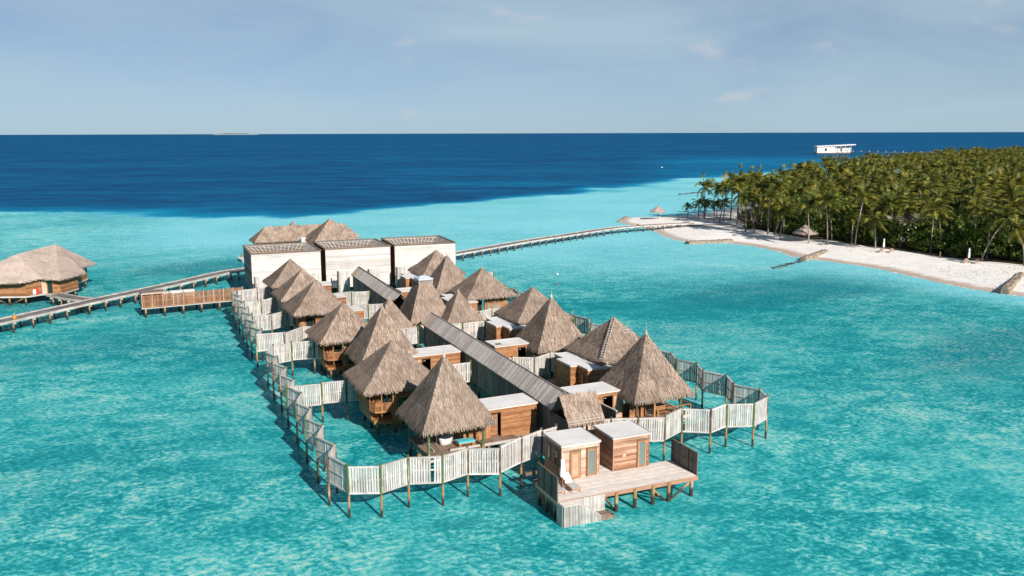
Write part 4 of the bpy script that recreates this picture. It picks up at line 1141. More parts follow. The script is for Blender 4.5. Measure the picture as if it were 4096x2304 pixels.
def cabin(label, x0, y0, W, D, mat, openings, side_windows):
    p0 = loc2(DO, DK, x0, y0)
    t = thing('timber_cabin', label, 'cabin', (*p0, 0), DK, 'timber cabins on the sun deck')
    zf, zt = 1.63, 4.42; zw = zt - .13
    core = MB(); core.box(.01, W-.01, .01, D-.01, zf, zw); core.obj('wall', 'dark', t)
    clad_x(t, 0, W, .01, zf, zw, mat, .155); clad_y(t, 0, D, .01, zf, zw, 'shade_side', .155, sep=True); clad_y(t, 0, D, W-.01, zf, zw, mat, .155, side=1); clad_x(t, 0, W, D, zf, zw, mat, .155, sep=False, side=1)
    piece('corner_post', mat, t, (W+.02, -.02, (zf+zw)/2), (.08, .08, zw-zf)); piece('corner_post', mat, t, (-.02, -.02, (zf+zw)/2), (.08, .08, zw-zf))
    for nm, a, b_, za, zb_, inner in openings:
        d = framed(t, nm, a, b_, -.045, zf + za, zf + zb_, inner, 'frame', .12, handle=nm == 'door', inner_name='pane' if inner != 'bleached' else 'panel')
        f = MB(); f.box(a-.09, a, -.10, -.0, zf, zf+zb_+.08); f.box(b_, b_+.09, -.10, -.0, zf, zf+zb_+.08); f.box(a-.09, b_+.09, -.14, 0, zf+zb_+.08, zf+zb_+.15); f.obj('surround', 'dark_frame', d)
    for a, b_ in side_windows: framed_y(t, 'window', a, b_, -.03, zf + .95, zf + 2.2, 'glass')
    slab_roof(t, [(-.12, -.14), (W+.12, -.14), (W+.12, D+.1), (-.12, D+.1)], zt)
    return t
c1 = cabin('timber cabin with plank door and frosted glass door beside the loungers', 2.05, 3.42, 3.18, 3.05, 'bleached', [('door', .72, 1.5, .02, 2.12, 'bleached'), ('door', 2.16, 2.9, .02, 2.18, 'frosted')], [(.45, 1.15), (1.9, 2.6)])
c2 = cabin('timber cabin with a single frosted glass door, on the sun deck\'s right', 6.57, 3.45, 3.2, 3.05, 'bleached_brown', [('door', 2.2, 2.95, .02, 2.2, 'frosted')], [])
b = MB(); b.box(.85, 1.1, -.10, -.03, 2.7, 2.98); b.box(.78, .84, -.08, -.03, 2.6, 3.05); b.obj('meter_box', 'bleached', c2)
piece('wall_light', 'metal', c2, (-.08, .45, 3.1), (.1, .12, .14))

def lounger(label, x, y, rz, base=DO, yaw=DK, z=1.63, sling='sling', wood='frame', group='loungers on the sun deck'):
    p0 = loc2(base, yaw, x, y)
    t = thing('sun_lounger', label, 'lounger', (*p0, z), yaw + rz, group)
    b = MB(); b.box(-.32, .32, 0, 1.15, .30, .345); b.obj('seat', sling, t)
    b = MB(); b.poly([(-.32, 1.15, .345), (.32, 1.15, .345), (.32, 1.95, .85), (-.32, 1.95, .85)]); b.poly([(-.32, 1.15, .30), (-.32, 1.97, .80), (.32, 1.97, .80), (.32, 1.15, .30)]); b.poly([(-.32, 1.95, .85), (.32, 1.95, .85), (.32, 1.97, .80), (-.32, 1.97, .80)])
    b.obj('backrest', sling if sling != 'sling' else 'canvas', t)
    b = MB()
    for s in (-1, 1): b.beam((s*.35, 0, .28), (s*.35, 1.9, .28), .06, .07); b.beam((s*.35, 1.2, .52), (s*.35, 1.75, .56), .07, .04); b.beam((s*.35, 1.22, .3), (s*.35, 1.22, .52), .05, .05)
    b.beam((-.35, .02, .28), (.35, .02, .28), .06, .07); b.obj('frame', wood, t)
    for s in (-1, 1):
        for q in (.08, 1.75): piece('leg', wood, t, (s*.35, q, .13), (.05, .06, .26))
    return t
lounger('wooden sun lounger next to the dark screen at the deck\'s left edge', .72, .85, 0)
lounger('wooden sun lounger right of the closed white parasol', 2.0, .9, 0)

def closed_parasol(label, x, y, z, h, yaw=0.0, group='closed white parasols'):
    t = thing('closed_parasol', label, 'parasol', (x, y, z), yaw, group)
    b = MB(); b.tube([(0, 0, 0), (0, 0, h)], [.03, .025], 8); b.obj('pole', 'frame', t)
    b = MB(); n = 14
    prof = [(.16, .36), (.19, .45), (.17, .62), (.12, .8), (.13, .9), (.05, .985)]
    for r, k in prof:
        for j in range(n):
            a = 2*math.pi*j/n; rr = r * (1.25 if j % 2 else .8); b.v.append((rr*math.cos(a), rr*math.sin(a), k*h))
    for k in range(len(prof)-1):
        for j in range(n): b.f.append((k*n+j, k*n+(j+1)%n, (k+1)*n+(j+1)%n, (k+1)*n+j))
    b.obj('canopy', 'canvas', t)
    b = MB(); b.lathe([(.25, 0), (.25, .06), (.05, .08)]); b.obj('base', 'metal', t)
px, py = loc2(DO, DK, 1.5, 2.2)
closed_parasol('closed white parasol between the two loungers on the sun deck', px, py, 1.63, 2.35)

# ------------------------------------------------------------------ boardwalk
def smooth_line(pts, step=2.0):
    P = [Vector(p) for p in pts]; out = []
    for i in range(len(P)-1):
        p0, p1, p2, p3 = P[max(i-1,0)], P[i], P[i+1], P[min(i+2,len(P)-1)]
        n = max(2, int((p2-p1).length/step))
        for k in range(n):
            t_ = k/n
            out.append(.5*((2*p1) + (p2-p0)*t_ + (2*p0-5*p1+4*p2-p3)*t_**2 + (3*p1-p0-3*p2+p3)*t_**3))
    out.append(P[-1]); return out

def boardwalk(label, pts, width, z, bent=3.3, brace=True, rail=False, name='boardwalk'):
    line = smooth_line(pts, 1.0); o = line[0]
    t = thing(name, label, 'boardwalk', (o.x, o.y, 0), 0, 'boardwalks over the lagoon')
    dk, e1, e2 = MB(), MB(), MB()
    acc = 0.0; nextb = 1.0
    for i in range(len(line)-1):
        a, b_ = line[i]-o, line[i+1]-o; d = (b_-a); L = d.length; d = d/L; nrm = Vector((-d.y, d.x))
        k = max(1, round(L/.25))
        for q in range(k):
            c0 = a + d*(L*(q+.04)/k); c1 = a + d*(L*(q+.96)/k); z0 = z + random.uniform(-.008, .008)
            w = nrm*(width/2)
            i0 = len(dk.v)
            dk.v += [(*(c0-w), z0), (*(c1-w), z0), (*(c1+w), z0), (*(c0+w), z0), (*(c0-w), z0-.07), (*(c1-w), z0-.07), (*(c1+w), z0-.07), (*(c0+w), z0-.07)]
            dk.f += [(i0, i0+1, i0+2, i0+3), (i0, i0+4, i0+5, i0+1), (i0+3, i0+2, i0+6, i0+7)]
        for e, s in ((e1, -1), (e2, 1)):
            e.beam((*(a+nrm*s*(width/2)), z - .02), (*(b_+nrm*s*(width/2)), z - .02), .16, .34)
        acc += L
        if acc > nextb:
            nextb += bent
            yaw = math.atan2(d.y, d.x)
            for s in (-1, 1): pile(t, *(a + nrm*s*(width/2 - .12)), -1.1, z - .2, .12)
            piece('cross_beam', 'edge', t, (a.x, a.y, z - .32), (.2, width + .7, .2), (0, 0, yaw))
            if brace:
                c = MB(); s = 1 if int(acc) % 2 else -1
                c.tube([(*(a + nrm*s*(width/2 - .15)), z - .35), (*(a - nrm*s*(width/2 - .2)), .05)], [.08, .08], 6); c.obj('brace', 'post', t)
    dk.obj('deck', 'boardwalk', t, stuff=True); e1.obj('edge_beam', 'edge', t); e2.obj('edge_beam', 'edge', t)
    return t
boardwalk('long curving boardwalk on piles passing the villa towards the white boxes', [(-80,104),(-75.8,114.5),(-71.4,126),(-66.1,139.6),(-60.1,153.7),(-55.4,166.3),(-51.0,171.5),(-44.5,176)], 2.9, 1.72)
boardwalk('long boardwalk on piles from the white boxes to the beach', [(-22,180),(-12.4,193.1),(2.9,214.2),(13,226.5),(28.2,244.3),(40,252.5),(47.8,256.2),(53,257.6)], 3.0, 1.65)
boardwalk('short branch boardwalk leading to the thatched villa\'s door', [(-68.2,138.6),(-72,140.6),(-76.6,143.9)], 2.3, 1.69, 2.6, name='branch_boardwalk')
# dark mat path over the sand
b = MB(); ln = smooth_line([(52.6,257.6),(57,258.6),(62,259),(68,258),(74,256.5)], 1.0)
for a, c in zip(ln[:-1], ln[1:]):
    d = (c-a).normalized(); nrm = Vector((-d.y, d.x))*1.2
    b.poly([(*(a-nrm), gz(*(a-nrm))+.1), (*(c-nrm), gz(*(c-nrm))+.1), (*(c+nrm), gz(*(c+nrm))+.1), (*(a+nrm), gz(*(a+nrm))+.1)])
tag(b.obj('sand_path', 'boardwalk'), 'dark timber path continuing from the boardwalk into the palms', 'path', kind='structure')

# round lamp pots on the boardwalks
for lab, x, y, z in (("round clay coloured pot lamp at the boardwalk's edge, far left", -71.3, 122.9, 1.75), ('small pot lamp on the long boardwalk, nearer the white boxes', 3.9, 212.9, 1.68), ('small pot lamp on the boardwalk close to the sandy tip', 36.5, 251.4, 1.68)):
    t = thing('clay_pot', lab, 'pot', (x, y, z), 0, 'pot lamps along the boardwalks'); t.scale = (.7,)*3 if x > -50 else (1,)*3
    b = MB(); b.lathe([(.05, 0), (.30, .12), (.40, .36), (.30, .62), (.12, .74), (.0, .76)], n=14); b.obj('body', 'clay', t, smooth=True)
    b = MB(); b.tube([(0, 0, .7), (0, 0, 1.1)], [.03, .015], 6); b.obj('neck', 'white', t)

# ------------------------------------------------------------------ utility deck with the brown reed fence
UA, UB = Vector((-56.9, 132.2)), Vector((-43.6, 139.6))
uy = math.atan2(UB.y-UA.y, UB.x-UA.x); UL = (UB-UA).length
t = thing('utility_deck', 'service deck on piles behind a brown reed fence, beside the boardwalk', 'deck', (UA.x, UA.y, 0), uy)
deck_planks(t, 0, UL, 0, 6.2, 1.6, 'edge', .3, 'x'); b = MB(); b.beam((-.1, -.02, 1.5), (UL, -.02, 1.5), .1, .22); b.obj('edge_beam', 'edge', t)
rf = MB(); n = 150
for k in range(n): rf.tube([(UL*(k+.5)/n, -.08 + random.uniform(-.015, .015), 1.55), (UL*(k+.5)/n, -.08, 3.55 + random.uniform(-.06, .08))], [.05, .045], 5)
fo = rf.obj('reed_fence', 'bamboo', t, stuff=True)
for k in range(11): piece('fence_post', 'new_boards', t, (UL*(k+.02)/10.05, -.15, 2.55), (.07, .07, 2.2))
for z in (1.72, 2.6, 3.3): piece('fence_rail', 'bamboo', t, (UL/2, -.15, z), (UL, .035, .06))
for k in range(6):
    pile(t, .5 + k*2.75, .1, -1.1, 1.45, .15); pile(t, .5 + k*2.75, 4.8, -1.1, 1.45, .15)
b = MB(); b.box(-.02, 3.1, .05, 2.0, 3.85, 4.0); b.obj('shed_roof', 'screen', t)
b = MB(); b.box(-.05, .08, .0, 2.0, 1.6, 3.85); b.box(3.0, 3.1, .0, 2.0, 1.6, 3.85); b.box(0.1, 3.0, 1.9, 2.0, 1.6, 3.85); b.obj('shed_wall', 'grey_wood', t)
b = MB(); b.beam((0, 0, 3.75), (3.1, 0, 3.75), .1, .16); b.obj('shed_beam', 'new_boards', t)
b = MB(); 
for k in range(16): b.box(3.2 + .27*k, 3.2 + .27*k + .22, 4.3, 4.35, 1.6, 3.2)
b.obj('back_fence', 'fence', t, stuff=True)
for lab, x in (('left white water tank behind the brown reed fence', 5.3), ('right white water tank behind the brown reed fence', 7.25)):
    w = loc2((UA.x, UA.y), uy, x, 2.2)
    tk = thing('water_tank', lab, 'tank', (*w, 1.62), uy, 'white water tanks')
    b = MB(); b.box(-.8, .8, -.55, .55, 0, 1.75); b.obj('body', 'white', tk); b = MB(); b.box(-.85, .85, -.6, .6, 1.752, 1.88); b.obj('lid', 'roof_white', tk)

# ------------------------------------------------------------------ thatched villa on the left
t = thing('thatched_villa', 'large thatched villa on stilts left of the boardwalk, brown walls', 'villa', (-84, 152, 0))
E_ = [(-91.0, 140.6), (-84.2, 140.4), (-80.0, 140.8), (-78.4, 143.7), (-75.0, 143.4), (-74.2, 150.6), (-77.0, 155.0), (-77.5, 161.5), (-85.0, 167.5), (-91.5, 164), (-93.0, 150)]
ez = [4.3, 4.3, 4.3, 4.55, 4.3, 4.3, 4.6, 4.3, 4.3, 4.3, 4.3]
A_, B_ = (-84.9, 149.0, 7.75), (-84.2, 160.6, 8.0)
lc = lambda p, z: (p[0]+84, p[1]-152, z)
e3 = [lc(p, z) for p, z in zip(E_, ez)]; rA, rB = [(p[0]+84, p[1]-152, p[2]) for p in (A_, B_)]
faces = [[e3[0], e3[1], rA], [e3[1], e3[2], rA], [e3[2], e3[3], rA], [e3[3], e3[4], rB], [e3[3], rB, rA], [e3[4], e3[5], rB], [e3[5], e3[6], rB], [e3[6], e3[7], rB], [e3[7], e3[8], rB], [e3[8], e3[9], rB], [e3[9], e3[10], rA], [e3[9], rA, rB], [e3[10], e3[0], rA]]
ro = bpy.data.objects.new('roof', thatch_mesh('villa_thatch', faces, [(e3[k], e3[(k+1) % len(e3)]) for k in range(len(e3))], 'thatch_pale', 30, 17, (.5, 1.0), (.06, .13), .035)); link(ro, t)
def wall_run(parent, pts, z0, z1, mat):
    b = MB(); s = MB()
    for (xa, ya), (xb, yb) in zip(pts[:-1], pts[1:]):
        n = round((z1-z0)/.2)
        for k in range(n): b.beam((xa, ya, z0 + (k+.5)*(z1-z0)/n), (xb, yb, z0 + (k+.5)*(z1-z0)/n), .06 + random.uniform(0, .02), (z1-z0)/n - .015)
    b.obj('cladding', mat, parent, stuff=True)
ins = [(-90, 143.0), (-84.4, 142.2), (-80.2, 142.4), (-78.9, 144.6)]; ins2 = [(-75.9, 145.0), (-75.4, 150.0), (-78.2, 154.5), (-78.8, 160.5)]
wall_run(t, [(x+84, y-152) for x, y in ins], 1.7, 4.4, 'cedar'); wall_run(t, [(x+84, y-152) for x, y in [(-77.0, 144.75)] + ins2], 1.7, 4.4, 'cedar')
b = MB(); b.poly([(x+84, y-152, 1.6) for x, y in ins + ins2 + [(-90, 160)]]); b.poly([(x+84, y-152, 1.4) for x, y in (ins + ins2 + [(-90, 160)])][::-1])
q_ = [(x+84, y-152) for x, y in ins + ins2 + [(-90, 160)]]
for k in range(len(q_)): b.beam((*q_[k], 1.5), (*q_[(k+1) % len(q_)], 1.5), .16, .26)
b.obj('floor', 'edge', t)
b = MB(); b.beam((-78.85+84, 144.7-152, 3.0), (-78.0+84, 144.8-152, 3.0), .06, 2.7); b.obj('plank_door', 'new_boards', t)
f = MB()
for x in (-77.95, -77.0): f.beam((x+84, 144.75-152, 1.6), (x+84, 144.75-152, 4.4), .12, .12)
fo = f.obj('door_frame', 'frame', t); piece('pane', 'glass', fo, (-77.47+84, 144.85-152, 3.0), (.85, .03, 2.7))
for x, y in ((-89.5, 143.2), (-86, 142.7), (-83.2, 142.5), (-80.6, 142.7), (-76.1, 145.3), (-75.8, 149.6), (-78.4, 154.4), (-79, 160), (-83, 148), (-88, 150)): pile(t, x+84, y-152, -1.1, 1.45, .15, 'stilt')
for a, c in (((-86, 142.7), (-83.2, 142.5)), ((-80.6, 142.7), (-83.2, 142.5)), ((-76.1, 145.3), (-75.8, 149.6)), ((-78.4, 154.4), (-79, 160))):
    b = MB(); b.tube([(a[0]+84, a[1]-152, 1.35), (c[0]+84, c[1]-152, .1)], [.09]*2, 6); b.obj('brace', 'post', t)
tt = thing('rescue_board', 'red and white rescue float leaning beside the villa\'s door', 'float', (-79.35, 143.6, 1.72), R(60))
piece('white_panel', 'white', tt, (-.28, -.12, .45), (.5, .08, .8)); piece('red_panel', 'red', tt, (.22, -.12, .5), (.42, .08, 1.0)); 

# ------------------------------------------------------------------ long thatched hall behind the boxes
HY = R(26.5)
t = thing('thatched_hall', 'long thatched hall with peaked roofs behind the white boxes', 'hall', (-55.7, 188.3, 0), HY)
W, D, ze_, zr = 23.6, 6.4, 4.8, 7.75
faces = [[(0,0,ze_), (W,0,ze_), (W-3,D/2,zr), (3,D/2,zr)], [(W,0,ze_), (W,D,ze_), (W-3,D/2,zr)], [(W,D,ze_), (0,D,ze_), (3,D/2,zr), (W-3,D/2,zr)], [(0,D,ze_), (0,0,ze_), (3,D/2,zr)]]
o = bpy.data.objects.new('roof', thatch_mesh('hall_thatch', faces, [((0,0,ze_),(W,0,ze_)), ((W,0,ze_),(W,D,ze_)), ((0,D,ze_),(0,0,ze_))], 'thatch', 30, 23)); link(o, t)
for nm, cx, cy, s, za_ in (('peaked_roof', 15.9, -3.3, 10.4, 9.6), ('cupola_roof', 9.3, 3.6, 5.4, 8.75)):
    f, e = pyramid_faces(s, 4.8, za_)
    o2 = bpy.data.objects.new(nm, thatch_mesh('peak_thatch', f, e, 'thatch', 30, 29)); o2.location = (cx, cy, 0); link(o2, t)
b = MB(); b.box(.8, W-.8, 2.0, D-.6, 1.4, 4.7); b.box(11.5, 20.5, -7, 1.9, 1.4, 4.7); b.obj('wall', 'cedar', t)
b = MB(); b.box(.4, W-.4, .3, D-.3, 1.2, 1.39); b.obj('floor', 'edge', t)
for k in range(9):
    fr_ = MB(); x = 1.4 + k*1.05; fr_.box(x, x+.08, .6, .68, 1.4, 4.7); fo = fr_.obj('window_post', 'dark_frame', t)
    piece('pane', 'frosted', fo, (x + .58, .66, 4.0), (.85, .03, .9))
b = MB(); b.box(9.6, 11.2, -2.6, -.4, 4.6, 4.75); b.poly([(9.6, -2.6, 4.75), (9.6, -.4, 4.75), (9.75, -.4, 5.5), (9.75, -2.6, 5.2)]); b.box(9.62, 11.2, -.5, -.4, 4.76, 5.3); b.obj('lean_to', 'white', t)
stilts(t, (1, 5, 9, 13, 17, 21), (.6, D-.6), 1.3, r=.15)
# white boat with outboard showing beside the boxes
t = thing('small_boat', 'white boat end showing at the left edge of the boxes', 'boat', (-59.8, 193.5, 0), R(115))
b = MB(); ring = [(-3.2, 0, .75), (-2.4, -.8, .7), (0, -1.05, .65), (2.6, -.95, .65), (2.6, .95, .65), (0, 1.05, .65), (-2.4, .8, .7)]
b.poly(ring); k_ = [(x*.9, y*.6, -.2) for x, y, _ in ring]
for i in range(7): b.poly([k_[i], k_[(i+1)%7], ring[(i+1)%7], ring[i]])
b.obj('hull', 'white', t); b = MB(); b.box(2.3, 2.9, -.18, .18, .3, 1.3); b.obj('outboard', 'dark_frame', t)

# ------------------------------------------------------------------ island: forest floor, palms, undergrowth
def leaf_mat(name, dark, mid, light, trans=0.25):
    m, n, l, p = nmat(name); out = n['Material Output']
    r = rnd(n, l)
    fn = noise(n, l, pos(n), 0.75, 3, .6)
    r = math_node(n, l, 'ADD', math_node(n, l, 'MULTIPLY', r, .35), math_node(n, l, 'MULTIPLY', maprange(n, l, fn, .32, .68), .65))
    ramp = n.new('ShaderNodeValToRGB'); e = ramp.color_ramp.elements
    e[0].color = (*dark, 1); e[1].color = (*light, 1); k = e.new(.55); k.color = (*mid, 1)
    l.new(r, ramp.inputs['Fac'])
    big = noise(n, l, pos(n), 0.16, 3)
    c = mixc(n, l, maprange(n, l, big, .45, .7, 0, .45), ramp.outputs['Color'], light)
    l.new(c, p.inputs['Base Color']); p.inputs['Roughness'].default_value = .55; p.inputs['Specular IOR Level'].default_value = .25
    t = n.new('ShaderNodeBsdfTranslucent'); l.new(c, t.inputs['Color'])
    mx = n.new('ShaderNodeMixShader'); mx.inputs[0].default_value = trans
    l.new(p.outputs[0], mx.inputs[1]); l.new(t.outputs[0], mx.inputs[2]); l.new(mx.outputs[0], out.inputs['Surface'])
    return m
M['frond'] = leaf_mat('palm_frond', (0.012, 0.030, 0.007), (0.066, 0.090, 0.013), (0.37, 0.31, 0.05))
M['leaf'] = leaf_mat('broad_leaf', (0.016, 0.045, 0.008), (0.055, 0.105, 0.014), (0.22, 0.26, 0.035))
M['trunk'] = mat_pieces('palm_trunk', (0.20, 0.165, 0.135), (0.26, 0.22, 0.18), (0.32, 0.27, 0.22), .9, .4, 1.5, .1)
M['litter'] = mat_plain('leaf_litter', (0.07, 0.06, 0.035), .95, .1, .5, .4)
M['dry'] = leaf_mat('dry_frond', (0.14, 0.085, 0.035), (0.22, 0.14, 0.055), (0.30, 0.20, 0.09), .15)

b = MB(); b.poly([(x, y, 1.12) for x, y in VEG])
tag(b.obj('forest_floor', 'litter'), 'dark leaf litter ground beneath the palm grove', 'ground', kind='structure')

WIND = np.array((0.96, 0.22, 0.0))
def palm_crown(seed, n_fronds=24, flen=3.5, pairs=13, wind=0.55):
    g = np.random.default_rng(seed); V, Q = [], []; nv = 0
    for k in range(n_fronds):
        az = 2*math.pi*(k*0.381966) + g.normal(0, .2); el = np.interp(k/n_fronds, (0, .35, 1), (1.35, .75, -.25)) + g.normal(0, .12)
        L = flen * g.uniform(.82, 1.1) * (0.8 if k < 4 else 1)
        d = np.array((math.cos(az)*math.cos(el), math.sin(az)*math.cos(el), math.sin(el)))
        p = np.zeros(3); pts = [p.copy()]; st = 7
        for s in range(st):
            d = d + WIND * wind * (.12 + .05*s) + np.array((0, 0, -1.0)) * (.10 + .045*s); d /= np.linalg.norm(d)
            p = p + d * L / st; pts.append(p.copy())
        pts = np.array(pts)
        for q in range(pairs + 1):
            f = .12 + .88*q/pairs; x = f*st; i = min(int(x), st-1); c = pts[i] + (pts[i+1]-pts[i])*(x-i)
            t = pts[i+1]-pts[i]; t /= np.linalg.norm(t)
            sd = np.cross(t, (0, 0, 1)); sd /= (np.linalg.norm(sd) + 1e-6); ll = .92 * math.sin(math.pi*min(.97, .18+.74*f)) * g.uniform(.85, 1.1) * flen/3.5
            for s in (-1, 1):
                dr = sd*s*.72 + t*.62 + np.array((0, 0, -.38)) + WIND*wind*.45; dr /= np.linalg.norm(dr)
                w = t * .115 * flen/3.9
                e = c + dr*ll
                V += [c - w, c + w, e + w*.4, e - w*.4]; Q.append((nv, nv+1, nv+2, nv+3)); nv += 4
        w = .05
        for i in range(st):
            sd = np.cross(pts[i+1]-pts[i], (0, 0, 1)); sd /= (np.linalg.norm(sd)+1e-6)
            V += [pts[i]-sd*w, pts[i]+sd*w, pts[i+1]+sd*w*.7, pts[i+1]-sd*w*.7]; Q.append((nv, nv+1, nv+2, nv+3)); nv += 4
    return np.array(V), np.array(Q)

CR = []
for k in range(6):
    v_, q_ = palm_crown(300 + k, 20 + k % 4, 4.7 + .25*(k % 3), 13, .42 + .14*(k % 4))
    CR.append(mesh_np('palm_crown', v_, q_, np.zeros((0, 3)), M['frond']))
SKIRT = []
for k in range(2):
    v_, q_ = palm_crown(340 + k, 7, 2.4, 9, .25); v_[:, 2] = -np.abs(v_[:, 2]) - .2
    SKIRT.append(mesh_np('dry_fronds', v_, q_, np.zeros((0, 3)), M['dry']))

def trunk_mesh(h, dx, dy, r=.17, curve=1.6):
    b = MB(); n = 8; P, rad = [], []
    for k in range(n+1):
        f = k/n; P.append((dx*f**curve, dy*f**curve, h*f - .4*(1-f))); rad.append(r*(1.55 - .75*f if f < .12 else 1.15 - .45*f))
    b.tube(P, rad, 7)
    return mesh_from('palm_trunk', b.v, b.f, M['trunk'], True)

TR = [trunk_mesh(1.0, dx, dy, .17) for dx, dy in ((.05, 0), (-.08, .04), (.12, .03), (.02, -.08), (.2, .0))]
TRD = [(.05, 0), (-.08, .04), (.12, .03), (.02, -.08), (.2, 0)]

def palm(label, x, y, h, tm=None, dx=0.0, dy=0.0, sc=1.0, v=0, dry=False, group='coconut palms of the island', rz=None):
    t = thing('coconut_palm', label, 'palm tree', (x, y, gz(x, y) - .05), 0, group)
    if tm is None:
        o = bpy.data.objects.new('trunk', trunk_mesh(h, dx, dy)); link(o, t); top = (dx, dy, h)
    else:
        o = bpy.data.objects.new('trunk', TR[tm]); o.scale = (1, 1, h); link(o, t)
        # unit trunk: lean is given in metres at full height
        o.scale = (1, 1, h); top = (TRD[tm][0], TRD[tm][1], h)
    c = bpy.data.objects.new('crown', CR[v]); c.location = top; c.scale = (sc, sc, sc * random.uniform(.9, 1.1)); c.rotation_euler = (0, 0, random.uniform(-.5, .5) if rz is None else rz); link(c, t)
    if dry:
        d = bpy.data.objects.new('dry_fronds', SKIRT[v % 2]); d.location = top; d.scale = (sc,)*3; d.rotation_euler = (0, 0, random.uniform(0, 6)); link(d, t)
    return t

FRONT = [  # x, y, height, lean x, crown size, label
 (57.3,285.0,3.6,.1,.62,'smallest lone palm at the sandy tip, near the thatched parasol'),
 (60.3,283.0,4.6,.2,.8,'short dark palm second from the sandy tip'),
 (61.3,278.0,4.7,.3,.8,'short palm with golden lower fronds near the sandy tip'),
 (62.6,271.0,5.2,.2,.8,'short palm beside the leaning one near the boardwalk\'s end'),
 (62.9,265.0,6.2,1.2,.85,'palm leaning right over the timber path'),
 (61.8,281.5,10.0,.1,1.0,'tall dark palm at the grove\'s left end'),
 (66.3,256.0,12.6,-.6,1.1,'tallest bushy palm at the left end, by the timber path'),
 (64.6,241.0,10.3,-.5,1.08,'golden palm with two trunks crossing at its foot, left beach'),
 (66.3,238.5,9.3,-2.6,1.0,'palm leaning strongly left across the golden palm'),
 (68.2,232.3,10.2,.1,1.05,'straight palm on the sand right of the crossing trunks'),
 (69.0,229.0,7.2,2.1,.95,'short palm leaning right, left of the thatched shelter'),
 (69.0,224.4,7.9,1.2,.95,'palm at the sand edge just left of the thatched shelter'),
 (73.6,215.9,9.5,-.6,1.0,'slim palm standing directly before the thatched shelter'),
 (77.1,212.7,10.7,-1.0,1.08,'tall palm with drooping golden frond right of the thatched shelter'),
 (81.0,220.5,8.0,-1.0,.95,'palm at the hedge right of the drooping golden palm'),
 (83.2,213.1,6.2,.0,.85,'low palm half hidden in the hedge'),
 (82.5,209.2,12.0,1.5,1.0,'tall slim palm curving right at the sand\'s edge'),
 (85.6,204.8,6.3,-.4,1.0,'low bright palm left of the first pair of beach loungers'),
 (97.5,207.0,10.0,.6,1.0,'palm with bare trunk rising behind the hedge\'s middle'),
 (99.4,183.6,9.2,4.4,1.1,'strongly leaning palm right of the second pair of beach loungers'),
 (104.4,176.4,7.4,-1.6,1.0,'palm with drooping golden fronds at the picture\'s right edge'),
 (106.5,199.0,12.0,-1.6,1.0,'tall palm leaning left over the hedge, right part'),
 (98.5,200.5,7.6,-.2,.95,'shadowed palm in the hedge above the second loungers'),
 (107.5,183.5,9.5,.5,1.05,'palm behind the strongly leaning one, right edge'),
 (91.5,205.0,8.4,.6,1.0,'palm behind the hedge right of the first loungers'),
]
for k, (x, y, h, dx, sc, lab) in enumerate(FRONT):
    palm(lab, x, y, h, None, dx, random.uniform(-.3, .3), sc * .92, k % 6, dry=k in (2, 7, 13, 20, 17), group='palms along the beach')

LEFT_END = [(67.5,262,11.5,.3),(70.5,268,12.2,-.4),(65.5,270.5,10.8,.5),(73.5,261,11.0,.2),(69.0,276,12.0,.6),(74.5,272,12.6,.0),(66.5,284,9.0,.3),(71.5,285,11.3,-.3),(77,280,12.4,.3),(76,291,11.6,.2),(81,296,12.0,-.2),(71,249,11.6,.4),(74.5,245,12.0,.1),(75.5,253,12.8,-.5)]
for k, (x, y, h, dx) in enumerate(LEFT_END):
    palm('palm of the tall clump shading the sand where the timber path enters', x, y, h, None, dx, .2, random.uniform(.9, 1.05), (k + 2) % 6, dry=k % 5 == 0, group='palm clump at the path')

# the grove behind: individual palms, the nearest in view
cand = []
g = np.random.default_rng(77)
pts = []
tries = 0
while tries < 16000 and len(pts) < 520:
    tries += 1
    y = g.uniform(172, 470); x = g.uniform(66, .62*y + 6)
    if not inside(np.array([(x, y)]), VEG)[0]: continue
    sp = 7.2 if y < 300 else 8.2
    if any((x-a)**2 + (y-c)**2 < sp*sp for a, c in pts) or any((x-f_[0])**2 + (y-f_[1])**2 < 14 for f_ in FRONT + LEFT_END): continue
    pts.append((x, y))
pts.sort(key=lambda p: math.hypot(*p))
near_pts, rest = pts[:258], pts[258:]
ed = seg_dist(np.array(near_pts), VEG, True)
for k, (x, y) in enumerate(near_pts):
    h = (7.2 + 4.6*value_noise(np.array([(x, y)]), 22, 45)[0] + g.uniform(-1.2, 2.2)) if ed[k] > 5 else g.uniform(6.0, 10.5)
    palm('coconut palm among many alike in the dense grove behind the beach', x, y, h, int(g.integers(5)), sc=g.uniform(.82, 1.1), v=int(g.integers(6)), dry=g.random() < .28, group='palms of the dense grove')

# the far grove reads as one mass
V, Q = [], []; nv = 0
far = list(rest)
tries = 0
while tries < 30000 and len(far) < 760:
    tries += 1
    y = 330 + 560 * g.random()**.8; x = g.uniform(90, min(.64*y, 650))
    if y < 455 or not inside(np.array([(x, y)]), VEG)[0]: continue
    far.append((x, y))
lo = [palm_crown(400 + k, 14, 5.2, 7, .45) for k in range(4)]
for x, y in far:
    v_, q_ = lo[int(g.integers(4))]; s = g.uniform(.9, 1.3); a = g.uniform(-.5, .5)
    w = v_ * s; w = np.column_stack([w[:,0]*math.cos(a) - w[:,1]*math.sin(a), w[:,0]*math.sin(a) + w[:,1]*math.cos(a), w[:,2]])
    w = w * np.array((1, 1, 1.0)) + np.array((x, y, 1 + 5.5 + 5.5*value_noise(np.array([(x, y)]), 30, 46)[0] + g.uniform(-1.2, 3.0)))
    V.append(w); Q.append(q_ + nv); nv += len(w)
o = bpy.data.objects.new('palm_forest', mesh_np('palm_forest', np.concatenate(V), np.concatenate(Q), np.zeros((0, 3)), M['frond'])); link(o)
tag(o, 'distant mass of palm crowns covering the back of the island', 'forest', kind='stuff')

